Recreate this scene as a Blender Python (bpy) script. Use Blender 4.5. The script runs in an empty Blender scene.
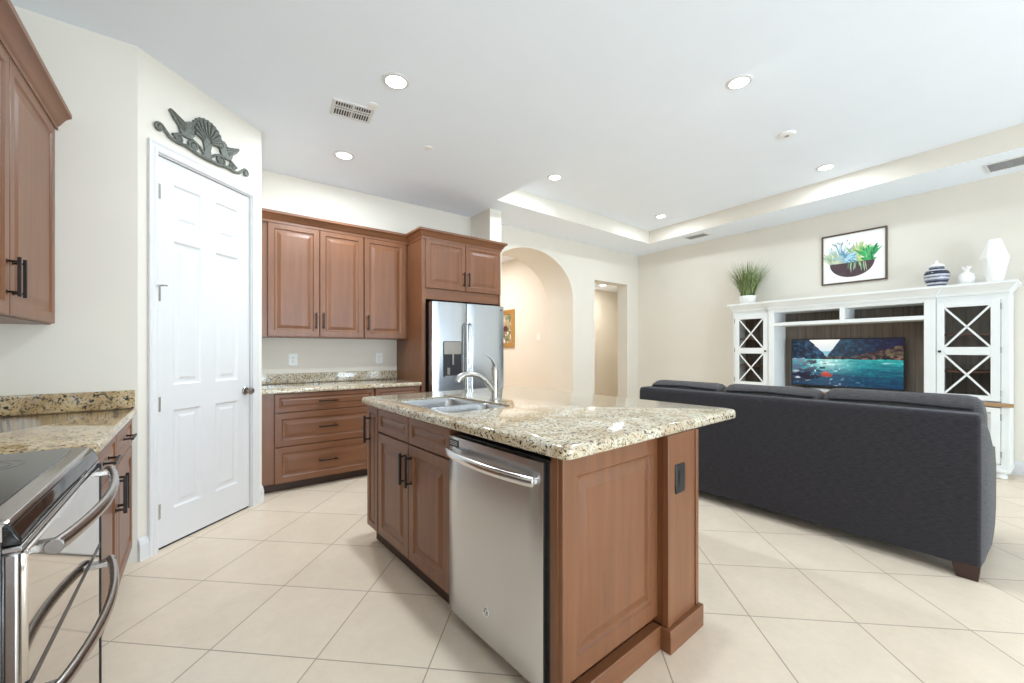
import bpy, bmesh, math, random
import numpy as np
from mathutils import Vector, Matrix

scene = bpy.context.scene
COL = scene.collection
PI = math.pi
R = math.radians

# ------------------------------------------------------------------ camera
TH = 37.5
cd = bpy.data.cameras.new('camera')
cd.sensor_width = 36.0
cd.lens = 36.0 * 410.0 / 1024.0
cd.shift_y = 8.5 / 1024.0
cd.clip_start = 0.02
cam = bpy.data.objects.new('camera', cd)
COL.objects.link(cam)
cam.location = (0, 0, 1.25)
cam.rotation_euler = (R(90), 0, R(-TH))
scene.camera = cam

# ------------------------------------------------------------------ view / world / daylight
vs = scene.view_settings
vs.view_transform = 'Standard'
vs.look = 'None'
vs.gamma = 1.0
vs.use_curve_mapping = False
vs.exposure = 0.24
scene.cycles.use_denoising = True
scene.cycles.max_bounces = 10
scene.cycles.diffuse_bounces = 6
scene.cycles.glossy_bounces = 4
scene.cycles.sample_clamp_indirect = 6.0
scene.cycles.caustics_reflective = False
scene.cycles.caustics_refractive = False

world = bpy.data.worlds.new('daylight')
scene.world = world
world.use_nodes = True
bg = world.node_tree.nodes['Background']
bg.inputs[0].default_value = (0.74, 0.87, 1.0, 1)
bg.inputs[1].default_value = 1.6

def area(name, loc, rot, sx, sy, power, color=(1, 1, 1), shape='RECTANGLE', spread=PI):
    l = bpy.data.lights.new(name, 'AREA')
    l.shape = shape
    l.size = sx
    if shape in ('RECTANGLE', 'ELLIPSE'):
        l.size_y = sy
    l.energy = power
    l.color = color
    l.spread = spread
    o = bpy.data.objects.new(name, l)
    COL.objects.link(o)
    o.location = loc
    o.rotation_euler = rot
    return o

DAY = (0.70, 0.86, 1.0)
REAR_Y = -4.8
# daylight standing outside the three glazed openings of the rear wall
UP = R(90 + 30)      # tilts the added lamps up so they light mostly the ceiling
area('daylight_window', (1.05, REAR_Y - 0.45, 1.0), (UP, 0, 0), 2.3, 1.8, 250, DAY)
area('daylight_window', (3.45, REAR_Y - 0.45, 1.0), (UP, 0, 0), 1.7, 1.8, 125, DAY)
area('daylight_window', (5.45, REAR_Y - 0.45, 1.0), (UP, 0, 0), 1.7, 1.8, 36, DAY)

# ------------------------------------------------------------------ colours and materials
def S(r, g, b):
    def f(c):
        c /= 255.0
        return c / 12.92 if c <= 0.04045 else ((c + 0.055) / 1.055) ** 2.4
    return (f(r), f(g), f(b), 1.0)

class NT:
    """small node-tree helper"""
    def __init__(self, name):
        self.m = bpy.data.materials.new(name)
        self.m.use_nodes = True
        self.t = self.m.node_tree
        self.p = self.t.nodes['Principled BSDF']
        self.out = self.t.nodes['Material Output']
    def n(self, typ, **kw):
        nd = self.t.nodes.new(typ)
        for k, v in kw.items():
            setattr(nd, k, v)
        return nd
    def l(self, a, b):
        self.t.links.new(a, b)
    def set(self, **kw):
        for k, v in kw.items():
            self.p.inputs[k.replace('_', ' ')].default_value = v
    def coord(self, scale=(1, 1, 1), loc=(0, 0, 0), rot=(0, 0, 0), typ='Object', vt='POINT'):
        tc = self.n('ShaderNodeTexCoord')
        mp = self.n('ShaderNodeMapping', vector_type=vt)
        mp.inputs['Location'].default_value = loc
        mp.inputs['Rotation'].default_value = rot
        mp.inputs['Scale'].default_value = scale
        self.l(tc.outputs[typ], mp.inputs['Vector'])
        return mp.outputs[0]
    def noise(self, vec, scale, detail=3, rough=0.5, dist=0.0):
        nd = self.n('ShaderNodeTexNoise')
        nd.inputs['Scale'].default_value = scale
        nd.inputs['Detail'].default_value = detail
        nd.inputs['Roughness'].default_value = rough
        nd.inputs['Distortion'].default_value = dist
        self.l(vec, nd.inputs['Vector'])
        return nd.outputs['Fac']
    def ramp(self, fac, stops, interp='LINEAR'):
        nd = self.n('ShaderNodeValToRGB')
        nd.color_ramp.interpolation = interp
        e = nd.color_ramp.elements
        while len(e) > 1:
            e.remove(e[-1])
        e[0].position, e[0].color = stops[0]
        for pos, c in stops[1:]:
            x = e.new(pos)
            x.color = c
        self.l(fac, nd.inputs['Fac'])
        return nd.outputs['Color']
    def mix(self, fac, a, b):
        nd = self.n('ShaderNodeMix', data_type='RGBA')
        for sock, v in ((0, fac), (6, a), (7, b)):
            if isinstance(v, (tuple, float, int)):
                nd.inputs[sock].default_value = v
            else:
                self.l(v, nd.inputs[sock])
        return nd.outputs[2]
    def bump(self, h, strength=0.2, dist=0.01):
        nd = self.n('ShaderNodeBump')
        nd.inputs['Strength'].default_value = strength
        nd.inputs['Distance'].default_value = dist
        self.l(h, nd.inputs['Height'])
        self.l(nd.outputs[0], self.p.inputs['Normal'])

def plain(name, col, rough=0.5, metal=0.0, var=0.04, scale=6.0, spec=0.5, coat=0.0):
    k = NT(name)
    v = k.coord()
    f = k.noise(v, scale, 4)
    a = tuple(min(1, c * (1 - var)) for c in col[:3]) + (1,)
    b = tuple(min(1, c * (1 + var)) for c in col[:3]) + (1,)
    k.l(k.ramp(f, [(0.3, a), (0.7, b)]), k.p.inputs['Base Color'])
    k.set(Roughness=rough, Metallic=metal, Specular_IOR_Level=spec, Coat_Weight=coat)
    return k.m

def wood(name, dark, light, axis='z', rough=0.38):
    k = NT(name)
    sc = {'z': (28, 28, 1.6), 'x': (1.6, 28, 28), 'y': (28, 1.6, 28)}[axis]
    v = k.coord(sc)
    f = k.noise(v, 1.0, 6, 0.65, 0.4)
    v2 = k.coord((1.5, 1.5, 1.2))
    g = k.noise(v2, 1.8, 2)
    c = k.ramp(f, [(0.15, dark), (0.85, light)])
    d = k.ramp(g, [(0.3, (0.90, 0.88, 0.88, 1)), (0.7, (1.06, 1.06, 1.06, 1))])
    mx = k.n('ShaderNodeMix', data_type='RGBA', blend_type='MULTIPLY')
    mx.inputs[0].default_value = 1.0
    k.l(c, mx.inputs[6]); k.l(d, mx.inputs[7])
    k.l(mx.outputs[2], k.p.inputs['Base Color'])
    k.set(Roughness=rough, Coat_Weight=0.08, Coat_Roughness=0.25)
    return k.m

def granite(name, warm=0.0):
    k = NT(name)
    v = k.coord()
    big = k.noise(v, 9, 5, 0.6, 0.6)
    mid = k.noise(v, 52, 4, 0.65, 0.5)
    fine = k.noise(v, 150, 3, 0.6)
    spk = k.noise(v, 80 - 8 * warm, 4, 0.6, 0.9)
    cream, tan, grey = S(214, 201, 174), S(176, 150, 112), S(214, 209, 198)
    if warm:
        cream, tan, grey = S(200, 174, 130), S(156, 124, 80), S(192, 174, 144)
    c = k.ramp(mid, [(0.30, tan), (0.47, cream), (0.62, grey), (0.75, cream)])
    c = k.mix(k.ramp(big, [(0.42, (0, 0, 0, 1)), (0.62, (0.7, 0.7, 0.7, 1))]), c, tan)
    c = k.mix(k.ramp(fine, [(0.56, (0, 0, 0, 1)), (0.66, (0.75, 0.75, 0.75, 1))]), c, S(120, 100, 78))
    lo = 0.548 - 0.012 * warm
    c = k.mix(k.ramp(spk, [(lo, (0, 0, 0, 1)), (lo + 0.05, (1, 1, 1, 1))]), c, S(40, 37, 35))
    k.l(c, k.p.inputs['Base Color'])
    k.set(Roughness=0.08, Coat_Weight=0.3, Coat_Roughness=0.03)
    return k.m

def steel(name, col=(0.62, 0.62, 0.63, 1), rough=0.24, axis='x'):
    k = NT(name)
    sc = {'x': (0.6, 260, 260), 'z': (260, 260, 0.6), 'y': (260, 0.6, 260)}[axis]
    v = k.coord(sc)
    f = k.noise(v, 1.0, 3)
    k.l(k.ramp(f, [(0.2, tuple(c * 0.93 for c in col[:3]) + (1,)), (0.8, tuple(min(1, c * 1.05) for c in col[:3]) + (1,))]), k.p.inputs['Base Color'])
    mr = k.n('ShaderNodeMapRange')
    mr.inputs['To Min'].default_value = rough - 0.03
    mr.inputs['To Max'].default_value = rough + 0.03
    k.l(f, mr.inputs['Value'])
    k.l(mr.outputs[0], k.p.inputs['Roughness'])
    k.set(Metallic=1.0)
    return k.m

def fabric(name, a, b):
    k = NT(name)
    v1 = k.coord((380, 18, 18)); v2 = k.coord((18, 380, 380)); v3 = k.coord((30, 30, 260))
    f = k.n('ShaderNodeMath', operation='ADD')
    k.l(k.noise(v2, 1.0, 2), f.inputs[0]); k.l(k.noise(v3, 1.0, 2), f.inputs[1])
    h = k.n('ShaderNodeMath', operation='MULTIPLY'); h.inputs[1].default_value = 0.5
    k.l(f.outputs[0], h.inputs[0])
    k.l(k.ramp(h.outputs[0], [(0.36, a), (0.62, b)]), k.p.inputs['Base Color'])
    k.set(Roughness=0.92, Specular_IOR_Level=0.15, Sheen_Weight=0.12)
    k.bump(h.outputs[0], 0.25, 0.004)
    return k.m

def emit(name, col, strength):
    k = NT(name)
    k.set(Base_Color=col, Emission_Color=col, Emission_Strength=strength)
    return k.m

def glass(name, tint=(1, 1, 1, 1), gloss=0.08):
    k = NT(name)
    tr = k.n('ShaderNodeBsdfTransparent'); tr.inputs[0].default_value = tint
    gl = k.n('ShaderNodeBsdfGlossy'); gl.inputs['Roughness'].default_value = 0.02
    mx = k.n('ShaderNodeMixShader'); mx.inputs[0].default_value = gloss
    k.l(tr.outputs[0], mx.inputs[1]); k.l(gl.outputs[0], mx.inputs[2])
    k.l(mx.outputs[0], k.out.inputs['Surface'])
    return k.m

def attr_mat(name, emission=0.0, rough=0.6, coat=0.0):
    k = NT(name)
    a = k.n('ShaderNodeAttribute'); a.attribute_name = 'Col'
    if emission:
        k.set(Base_Color=(0.01, 0.01, 0.01, 1), Emission_Strength=emission)
        k.l(a.outputs['Color'], k.p.inputs['Emission Color'])
    else:
        k.l(a.outputs['Color'], k.p.inputs['Base Color'])
    k.set(Roughness=rough, Coat_Weight=coat)
    return k.m

def tile_floor():
    k = NT('porcelain_tile')
    T = 0.4676
    v = k.coord((T, T, T), (-0.3138, 3.1047, 0), (0, 0, R(-43.55)), 'Object', 'TEXTURE')
    br = k.n('ShaderNodeTexBrick', offset=0.0, squash=1.0)
    br.inputs['Scale'].default_value = 1.0
    br.inputs['Brick Width'].default_value = 1.0
    br.inputs['Row Height'].default_value = 1.0
    br.inputs['Mortar Size'].default_value = 0.0065
    br.inputs['Mortar Smooth'].default_value = 0.2
    br.inputs['Bias'].default_value = 0.0
    br.inputs['Color1'].default_value = S(227, 209, 187)
    br.inputs['Color2'].default_value = S(231, 214, 193)
    br.inputs['Mortar'].default_value = S(172, 154, 134)
    k.l(v, br.inputs['Vector'])
    o = k.coord()
    n1 = k.noise(o, 5, 5, 0.6)
    n2 = k.noise(o, 28, 4, 0.6)
    d = k.ramp(n1, [(0.3, (0.95, 0.94, 0.93, 1)), (0.7, (1.03, 1.03, 1.03, 1))])
    d2 = k.ramp(n2, [(0.3, (0.975, 0.97, 0.965, 1)), (0.7, (1.02, 1.02, 1.02, 1))])
    m1 = k.n('ShaderNodeMix', data_type='RGBA', blend_type='MULTIPLY'); m1.inputs[0].default_value = 1
    m2 = k.n('ShaderNodeMix', data_type='RGBA', blend_type='MULTIPLY'); m2.inputs[0].default_value = 1
    k.l(br.outputs['Color'], m1.inputs[6]); k.l(d, m1.inputs[7])
    k.l(m1.outputs[2], m2.inputs[6]); k.l(d2, m2.inputs[7])
    k.l(m2.outputs[2], k.p.inputs['Base Color'])
    k.set(Roughness=0.32, Specular_IOR_Level=0.4)
    inv = k.n('ShaderNodeMath', operation='SUBTRACT'); inv.inputs[0].default_value = 1.0
    k.l(br.outputs['Fac'], inv.inputs[1])
    k.bump(inv.outputs[0], 0.3, 0.002)
    return k.m

M = {}
M['wall'] = plain('wall_paint', S(224, 217, 205), 0.75, var=0.012, scale=3, spec=0.25)
M['warmwall'] = plain('hall_paint', S(226, 218, 206), 0.75, var=0.012, scale=3, spec=0.25)
M['ceil'] = plain('ceiling_paint', S(237, 243, 251), 0.85, var=0.008, scale=3, spec=0.2)
M['trim'] = plain('white_trim_paint', S(216, 214, 213), 0.38, var=0.008)
M['floor'] = tile_floor()
WD, WL = S(104, 65, 40), S(134, 86, 54)
M['woodv'] = wood('maple_upright', WD, WL, 'z')
M['woodx'] = wood('maple_level', WD, WL, 'x')
M['woody'] = wood('maple_level_deep', WD, WL, 'y')
M['woodin'] = plain('maple_inside', S(92, 58, 40), 0.6)
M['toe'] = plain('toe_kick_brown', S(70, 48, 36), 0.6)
M['gran'] = granite('speckled_granite', 0.0)
M['granw'] = granite('golden_granite', 1.0)
M['steel'] = steel('brushed_steel', (0.60, 0.60, 0.61, 1), 0.26, 'y')
M['steelz'] = steel('brushed_steel_upright', (0.52, 0.55, 0.59, 1), 0.22, 'z')
M['bright'] = steel('satin_steel', (0.72, 0.72, 0.72, 1), 0.18, 'x')
M['satin'] = plain('satin_faucet_metal', (0.50, 0.48, 0.45, 1), 0.26, 1.0)
M['dark_steel'] = steel('dark_satin_steel', (0.40, 0.38, 0.36, 1), 0.24, 'x')
M['mirror'] = plain('polished_steel', (0.56, 0.52, 0.48, 1), 0.05, 1.0, 0.02)
M['black'] = plain('black_plastic', S(22, 22, 24), 0.35)
M['bglass'] = plain('black_glass', S(14, 14, 15), 0.04, 0.0, 0.02, spec=0.6)
M['brown_frame'] = plain('brown_frame', S(88, 68, 54), 0.5)
M['burner'] = plain('burner_print', S(30, 30, 31), 0.15)
M['bronze'] = plain('dark_bronze', S(44, 36, 32), 0.38, 0.6)
M['nickel'] = plain('satin_nickel', (0.30, 0.27, 0.24, 1), 0.28, 1.0)
M['iron'] = plain('verdigris_iron', S(104, 106, 98), 0.6, 0.2, 0.35, 60)
M['sofa'] = fabric('charcoal_weave', S(36, 34, 37), S(57, 54, 57))
M['cush'] = fabric('grey_weave', S(58, 56, 57), S(86, 83, 83))
M['pipe'] = plain('dark_piping', S(30, 30, 34), 0.9)
M['leg'] = plain('espresso_wood', S(56, 34, 28), 0.35)
M['dust'] = plain('dust_cover', S(60, 62, 68), 0.8)
M['cream'] = plain('antique_white', S(228, 229, 226), 0.42, var=0.02)
M['plank'] = None
M['tanwood'] = wood('natural_oak', S(150, 118, 84), S(186, 152, 112), 'x')
M['pane'] = glass('cabinet_glass', (0.97, 0.97, 0.97, 1), 0.03)
M['clear'] = glass('window_glass', (1, 1, 1, 1), 0.04)
M['lamp'] = emit('lamp_glow', (1.0, 0.97, 0.92, 1), 9.0)
M['white'] = plain('white_ceramic', S(240, 238, 234), 0.3, var=0.01)
M['plastic'] = plain('white_plastic', S(236, 236, 232), 0.4, var=0.01)
M['slot'] = plain('dark_slot', S(70, 72, 74), 0.7)
M['vent'] = plain('vent_grey', S(150, 152, 156), 0.6)
M['gold'] = plain('gilt_frame', S(176, 132, 72), 0.45, 0.3, 0.25, 40)
M['screen'] = attr_mat('lit_screen', 1.0, 0.15)
M['art'] = attr_mat('printed_art', 0.0, 0.7)
M['sink'] = steel('sink_steel', (0.46, 0.47, 0.48, 1), 0.28, 'y')

def planks():
    k = NT('dark_beadboard')
    v = k.coord((1, 1, 1))
    w = k.n('ShaderNodeTexWave', wave_type='BANDS', bands_direction='X', wave_profile='SAW')
    w.inputs['Scale'].default_value = 3.2
    w.inputs['Distortion'].default_value = 0.0
    k.l(v, w.inputs['Vector'])
    g = k.noise(k.coord((40, 40, 2)), 1.0, 5)
    base = k.ramp(g, [(0.3, S(94, 83, 73)), (0.7, S(122, 109, 96))])
    ln = k.ramp(w.outputs['Fac'], [(0.0, (1, 1, 1, 1)), (0.07, (0, 0, 0, 1))])
    k.l(k.mix(ln, base, S(50, 43, 38)), k.p.inputs['Base Color'])
    k.set(Roughness=0.6)
    return k.m
M['plank'] = planks()

# ------------------------------------------------------------------ mesh helpers
def frame(normal_axis='z'):
    return None

class MB:
    def __init__(self):
        self.bm = bmesh.new()
    def v(self, p):
        return self.bm.verts.new(p)
    def f(self, vs, mi=0):
        try:
            fc = self.bm.faces.new(vs)
            fc.material_index = mi
            return fc
        except ValueError:
            return None
    def box(self, x0, x1, y0, y1, z0, z1, mi=0):
        p = [(x, y, z) for z in (z0, z1) for y in (y0, y1) for x in (x0, x1)]
        vs = [self.v(q) for q in p]
        for q in ((0, 2, 3, 1), (4, 5, 7, 6), (0, 1, 5, 4), (2, 6, 7, 3), (0, 4, 6, 2), (1, 3, 7, 5)):
            self.f([vs[i] for i in q], mi)
        return self
    def loft(self, loops, cap0=True, cap1=True, mi=0, closed=True):
        rows = [[self.v(p) for p in lp] for lp in loops]
        n = len(rows[0])
        for a, b in zip(rows, rows[1:]):
            for i in range(n if closed else n - 1):
                j = (i + 1) % n
                self.f([a[i], a[j], b[j], b[i]], mi)
        if cap0: self.f(rows[0][::-1], mi)
        if cap1: self.f(rows[-1], mi)
        return rows
    def prism(self, pts, lo, hi, axis='y', mi=0):
        """pts in the plane across the axis: axis y -> (x,z); z -> (x,y); x -> (y,z)"""
        def P(a, b, c):
            return {'y': (a, c, b), 'z': (a, b, c), 'x': (c, a, b)}[axis]
        self.loft([[P(a, b, lo) for a, b in pts], [P(a, b, hi) for a, b in pts]], mi=mi)
        return self
    def lathe(self, prof, seg=24, c=(0, 0, 0), mi=0, cap=True, axis='z'):
        loops = []
        for r, z in prof:
            lp = []
            for i in range(seg):
                a = 2 * PI * i / seg
                x, y = max(r, 1e-4) * math.cos(a), max(r, 1e-4) * math.sin(a)
                q = {'z': (x, y, z), 'y': (x, z, y), 'x': (z, x, y)}[axis]
                lp.append((q[0] + c[0], q[1] + c[1], q[2] + c[2]))
            loops.append(lp)
        self.loft(loops, cap, cap, mi)
        return self
    def tube(self, pts, r, seg=10, mi=0, flat=None):
        """r: number or list; flat: (a,b) multiplies the two cross directions"""
        pts = [Vector(p) for p in pts]
        n = len(pts)
        rs = r if isinstance(r, (list, tuple)) else [r] * n
        t0 = (pts[1] - pts[0]).normalized()
        up = Vector((0, 0, 1)) if abs(t0.z) < 0.9 else Vector((1, 0, 0))
        nrm = (up - t0 * up.dot(t0)).normalized()
        loops = []
        for i, p in enumerate(pts):
            t = (pts[min(i + 1, n - 1)] - pts[max(i - 1, 0)]).normalized()
            nrm = (nrm - t * nrm.dot(t)).normalized()
            b = t.cross(nrm)
            fa, fb = flat or (1, 1)
            loops.append([tuple(p + (nrm * math.cos(2 * PI * k / seg) * fa + b * math.sin(2 * PI * k / seg) * fb) * rs[i]) for k in range(seg)])
        self.loft(loops, True, True, mi)
        return self
    def build(self, name, mats, parent=None, loc=(0, 0, 0), rz=0.0, bevel=0.0, smooth=True, seg=2, ang=35, merge=False):
        bm = self.bm
        if merge:
            bmesh.ops.remove_doubles(bm, verts=bm.verts, dist=1e-5)
        bmesh.ops.recalc_face_normals(bm, faces=bm.faces)
        me = bpy.data.meshes.new(name)
        bm.to_mesh(me)
        bm.free()
        for m in (mats if isinstance(mats, (list, tuple)) else [mats]):
            me.materials.append(m)
        if smooth:
            for p in me.polygons:
                p.use_smooth = True
            me.set_sharp_from_angle(angle=R(ang))
        o = bpy.data.objects.new(name, me)
        COL.objects.link(o)
        if parent: o.parent = parent
        o.location = loc
        o.rotation_euler = (0, 0, rz)
        if bevel:
            b = o.modifiers.new('bevel', 'BEVEL')
            b.width = bevel
            b.segments = seg
            b.limit_method = 'ANGLE'
            b.angle_limit = R(40)
        return o

def tag(o, label, cat=None, group=None, kind=None):
    if label: o['label'] = label
    if cat: o['category'] = cat
    if group: o['group'] = group
    if kind: o['kind'] = kind
    return o

def thing(name, label, cat, loc=(0, 0, 0), rz=0.0, group=None, kind=None):
    o = bpy.data.objects.new(name, None)
    o.empty_display_size = 0.1
    COL.objects.link(o)
    o.location = loc
    o.rotation_euler = (0, 0, rz)
    return tag(o, label, cat, group, kind)

def rr(x0, x1, y0, y1, r, k=5):
    """rounded rectangle, counter-clockwise"""
    out = []
    for cx, cy, a0 in ((x1 - r, y0 + r, -90), (x1 - r, y1 - r, 0), (x0 + r, y1 - r, 90), (x0 + r, y0 + r, 180)):
        for i in range(k + 1):
            a = R(a0 + 90.0 * i / k)
            out.append((cx + r * math.cos(a), cy + r * math.sin(a)))
    return out

def rect_ring(w, h, ins, y):
    return [(ins, y, ins), (w - ins, y, ins), (w - ins, y, h - ins), (ins, y, h - ins)]

RAISED = [(0, .020), (0, .004), (.002, .001), (.005, 0), (.052, 0), (.055, .003), (.060, .008), (.066, .009), (.078, .009), (.105, .002), (.108, .0015)]
SLIM = [(0, .020), (0, .004), (.002, .001), (.005, 0), (.036, 0), (.039, .003), (.043, .008), (.046, .009), (.052, .009), (.062, .004), (.064, .0035)]

def panel_front(name, w, h, mat, parent, loc, rz=0.0, prof=RAISED):
    """cabinet door or drawer front: origin lower corner, face towards -Y"""
    m = MB()
    lim = min(w, h) / 2 - 0.004
    pr = [(i if i < lim else lim, y) for i, y in prof]
    m.loft([rect_ring(w, h, i, y) for i, y in pr])
    return m.build(name, mat, parent, loc, rz, smooth=False)

def bar_handle(parent, x, z, length, upright=True, r=.0055, proj=.034, mat=None):
    """dark bar pull standing off the face (-Y), centred at x,z of the front"""
    m = MB()
    h = length / 2
    q = h - 0.018
    if upright:
        m.box(x - r, x + r, -proj - r, -proj + r, z - h, z + h)
        for s in (-q, q):
            m.tube([(x, .001, z + s), (x, -proj, z + s)], r * 0.85, 8)
            m.lathe([(r * 1.5, -.003), (r * 1.5, .001)], 10, (x, 0, z + s), axis='y')
    else:
        m.box(x - h, x + h, -proj - r, -proj + r, z - r, z + r)
        for s in (-q, q):
            m.tube([(x + s, .001, z), (x + s, -proj, z)], r * 0.85, 8)
            m.lathe([(r * 1.5, -.003), (r * 1.5, .001)], 10, (x + s, 0, z), axis='y')
    return m.build('handle', mat or M['bronze'], parent, bevel=.0015)

def molding(path, prof, mb=None, mi=0, side=1):
    """sweep an open profile [(out, z)] along a plan path with mitred corners; side=+1 puts 'out' right of the path"""
    mb = mb or MB()
    n = len(path)
    loops = []
    for i, p in enumerate(path):
        def nr(a, b):
            dx, dy = b[0] - a[0], b[1] - a[1]
            L = math.hypot(dx, dy)
            return (dy / L * side, -dx / L * side)
        if i == 0: nx, ny = nr(path[0], path[1])
        elif i == n - 1: nx, ny = nr(path[-2], path[-1])
        else:
            a = nr(path[i - 1], p); b = nr(p, path[i + 1])
            s = 1 + a[0] * b[0] + a[1] * b[1]
            nx, ny = (a[0] + b[0]) / s, (a[1] + b[1]) / s
        loops.append([(p[0] + nx * o, p[1] + ny * o, z) for o, z in prof])
    mb.loft(loops, True, True, mi)
    return mb

CROWN = [(.0005, 0), (.006, 0), (.006, .022), (.012, .026), (.018, .036), (.034, .062), (.048, .074), (.056, .078), (.058, .084), (.058, .100), (.0005, .100)]
BASEB = [(-.012, 0), (.016, 0), (.016, .095), (.012, .105), (.012, .115), (.006, .128), (.003, .135), (-.012, .135)]
COUNTER_EDGE = lambda z0, z1: [(.008, z0), (.002, z0 + .004), (0, z0 + .010), (0, z1 - .018), (.002, z1 - .010), (.007, z1 - .004), (.014, z1)]

# ------------------------------------------------------------------ structure
CH = 3.04      # kitchen ceiling
TZ = 3.25      # tray ceiling
LX, PY = -.925, 3.265
PA, PB = (-.28, 3.265), (.42, 3.93)
BY = 4.74
TWP, TWQ = (6.674, 4.741), (6.533, .429)
twd = Vector((TWQ[0] - TWP[0], TWQ[1] - TWP[1])).normalized()
def tw(s, off=0.0):
    """point of the television wall: s metres from its corner, off metres out into the room"""
    return (TWP[0] + twd.x * s + twd.y * off, TWP[1] + twd.y * s - twd.x * off)
TWR = math.atan2(twd.y, twd.x)


def struct(o):
    o['kind'] = 'structure'
    return o

m = MB(); m.box(-1.2, 8.2, -5.2, 9.2, -.08, 0)
struct(m.build('floor', M['floor'], smooth=False))

tray = [(2.836, 3.991), (6.036, 4.075), (5.62, -2.2), (2.75, -2.2)]
m = MB()
outer = [(-1.1, 4.9), (7.0, 4.9), (7.0, -5.0), (-1.1, -5.0)]
a = [m.v((x, y, CH)) for x, y in outer]
b = [m.v((x, y, CH)) for x, y in tray]
c = [m.v((x, y, TZ)) for x, y in tray]
d = [m.v((x, y, TZ + .12)) for x, y in outer]
for i in range(4):
    j = (i + 1) % 4
    m.f([a[i], a[j], b[j], b[i]], 0)
    m.f([b[i], b[j], c[j], c[i]], 1)
    m.f([a[i], a[j], d[j], d[i]], 0)
m.f(c, 0); m.f(d, 0)
struct(m.build('ceiling', [M['ceil'], M['wall']], smooth=False))

def wall_box(name, x0, x1, y0, y1, z0=0, z1=CH, mat='wall'):
    m = MB(); m.box(x0, x1, y0, y1, z0, z1)
    return struct(m.build(name, M[mat], smooth=False))
wall_box('wall_left', LX - .12, LX, REAR_Y - .1, PY + .1)
wall_box('wall_pantry_side', LX, PA[0] - .0005, PY, PY + .1)
wall_box('wall_pantry_return', PB[0] - .1, PB[0], PB[1] - .005, BY)
wall_box('wall_pier', 2.932, 3.11, 4.28, BY)

# the slanted pantry wall with its door opening
pdir = Vector((PB[0] - PA[0], PB[1] - PA[1])); PL = pdir.length; PR = math.atan2(pdir.y, pdir.x)
D0, D1, DH = .112, .858, 2.472     # opening in the wall
m = MB()
m.prism([(0, 0), (D0, 0), (D0, DH), (D1, DH), (D1, 0), (PL, 0), (PL, CH), (0, CH)], 0, .11, 'y')
struct(m.build('wall_pantry', M['wall'], None, (PA[0], PA[1], 0), PR, smooth=False))

# back wall: arch part (deep) and doorway part
AX0, AX1, ASP, AH = 3.11, 4.902, 2.08, 2.79
acx, arx, arz = (AX0 + AX1) / 2, (AX1 - AX0) / 2, AH - ASP
arc = [(acx - arx * math.cos(PI * i / 40), ASP + arz * math.sin(PI * i / 40)) for i in range(41)]
m = MB()
m.prism([(PB[0] - .1, 0), (AX0, 0)] + arc + [(AX1, 0), (5.165, 0), (5.165, CH), (PB[0] - .1, CH)], BY, BY + .65, 'y')
struct(m.build('wall_back', M['wall'], smooth=True, ang=25))
DX0, DX1, DZ = 5.43, 6.335, 2.462
m = MB()
m.prism([(5.165, 0), (DX0, 0), (DX0, DZ), (DX1, DZ), (DX1, 0), (6.80, 0), (6.80, CH), (5.165, CH)], BY, BY + .22, 'y')
struct(m.build('wall_back_doorway', M['wall'], smooth=False))

# television wall
m = MB()
m.box(-.1, 9.6, 0, .12, 0, CH)
struct(m.build('wall_right', M['wall'], None, (TWP[0], TWP[1], 0), TWR, smooth=False))

# rear wall behind the camera with three glazed openings
def rear_wall():
    m = MB()
    ops = [(-.1, 2.2), (2.6, 4.3), (4.6, 6.3)]
    y0, y1 = REAR_Y - .12, REAR_Y
    x = LX - .12
    for a, b in ops:
        m.box(x, a, y0, y1, 0, CH)
        m.box(a, b, y0, y1, 2.42, CH)
        m.box(a, b, y0, y1, 0, .06)
        x = b
    m.box(x, 7.0, y0, y1, 0, CH)
    struct(m.build('wall_rear', M['wall'], smooth=False))
    for i, (a, b) in enumerate(ops):
        m = MB()
        for u in (a, (a + b) / 2 - .03, b - .06):
            m.box(u, u + .06, y0 + .02, y1 - .02, .06, 2.42)
        for z in (.06, 2.36):
            m.box(a + .06, b - .06, y0 + .03, y1 - .03, z, z + .06)
        w = struct(m.build('window_%d' % (i + 1), M['trim'], bevel=.003))
        g = MB(); g.box(a + .06, b - .06, y0 + .055, y0 + .06, .12, 2.36)
        g.build('window_pane', M['clear'], w, smooth=False)
rear_wall()

# hall beyond the arch
wall_box('wall_hall_right', 4.95, 5.07, BY + .65, 9.0, 0, CH, 'warmwall')
wall_box('wall_hall_left', 2.3, 2.42, BY + .65, 9.0, 0, CH, 'warmwall')
wall_box('wall_hall_back', 2.3, 5.07, 9.0, 9.12, 0, CH, 'warmwall')
m = MB(); m.box(2.3, 5.07, BY + .65, 9.12, CH, CH + .1)
struct(m.build('ceiling_hall', M['ceil'], smooth=False))
# small lobby beyond the doorway
LZ = 2.60
wall_box('wall_lobby_back', 5.07, 8.05, 6.15, 6.25, 0, LZ, 'wall')
wall_box('wall_lobby_right', 7.95, 8.05, BY + .22, 6.15, 0, LZ, 'wall')
wall_box('wall_lobby_front', 6.80, 8.05, BY + .12, BY + .22, 0, LZ, 'wall')
m = MB(); m.box(5.07, 8.05, BY + .22, 6.25, LZ, LZ + .1)
struct(m.build('ceiling_lobby', M['ceil'], smooth=False))

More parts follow.
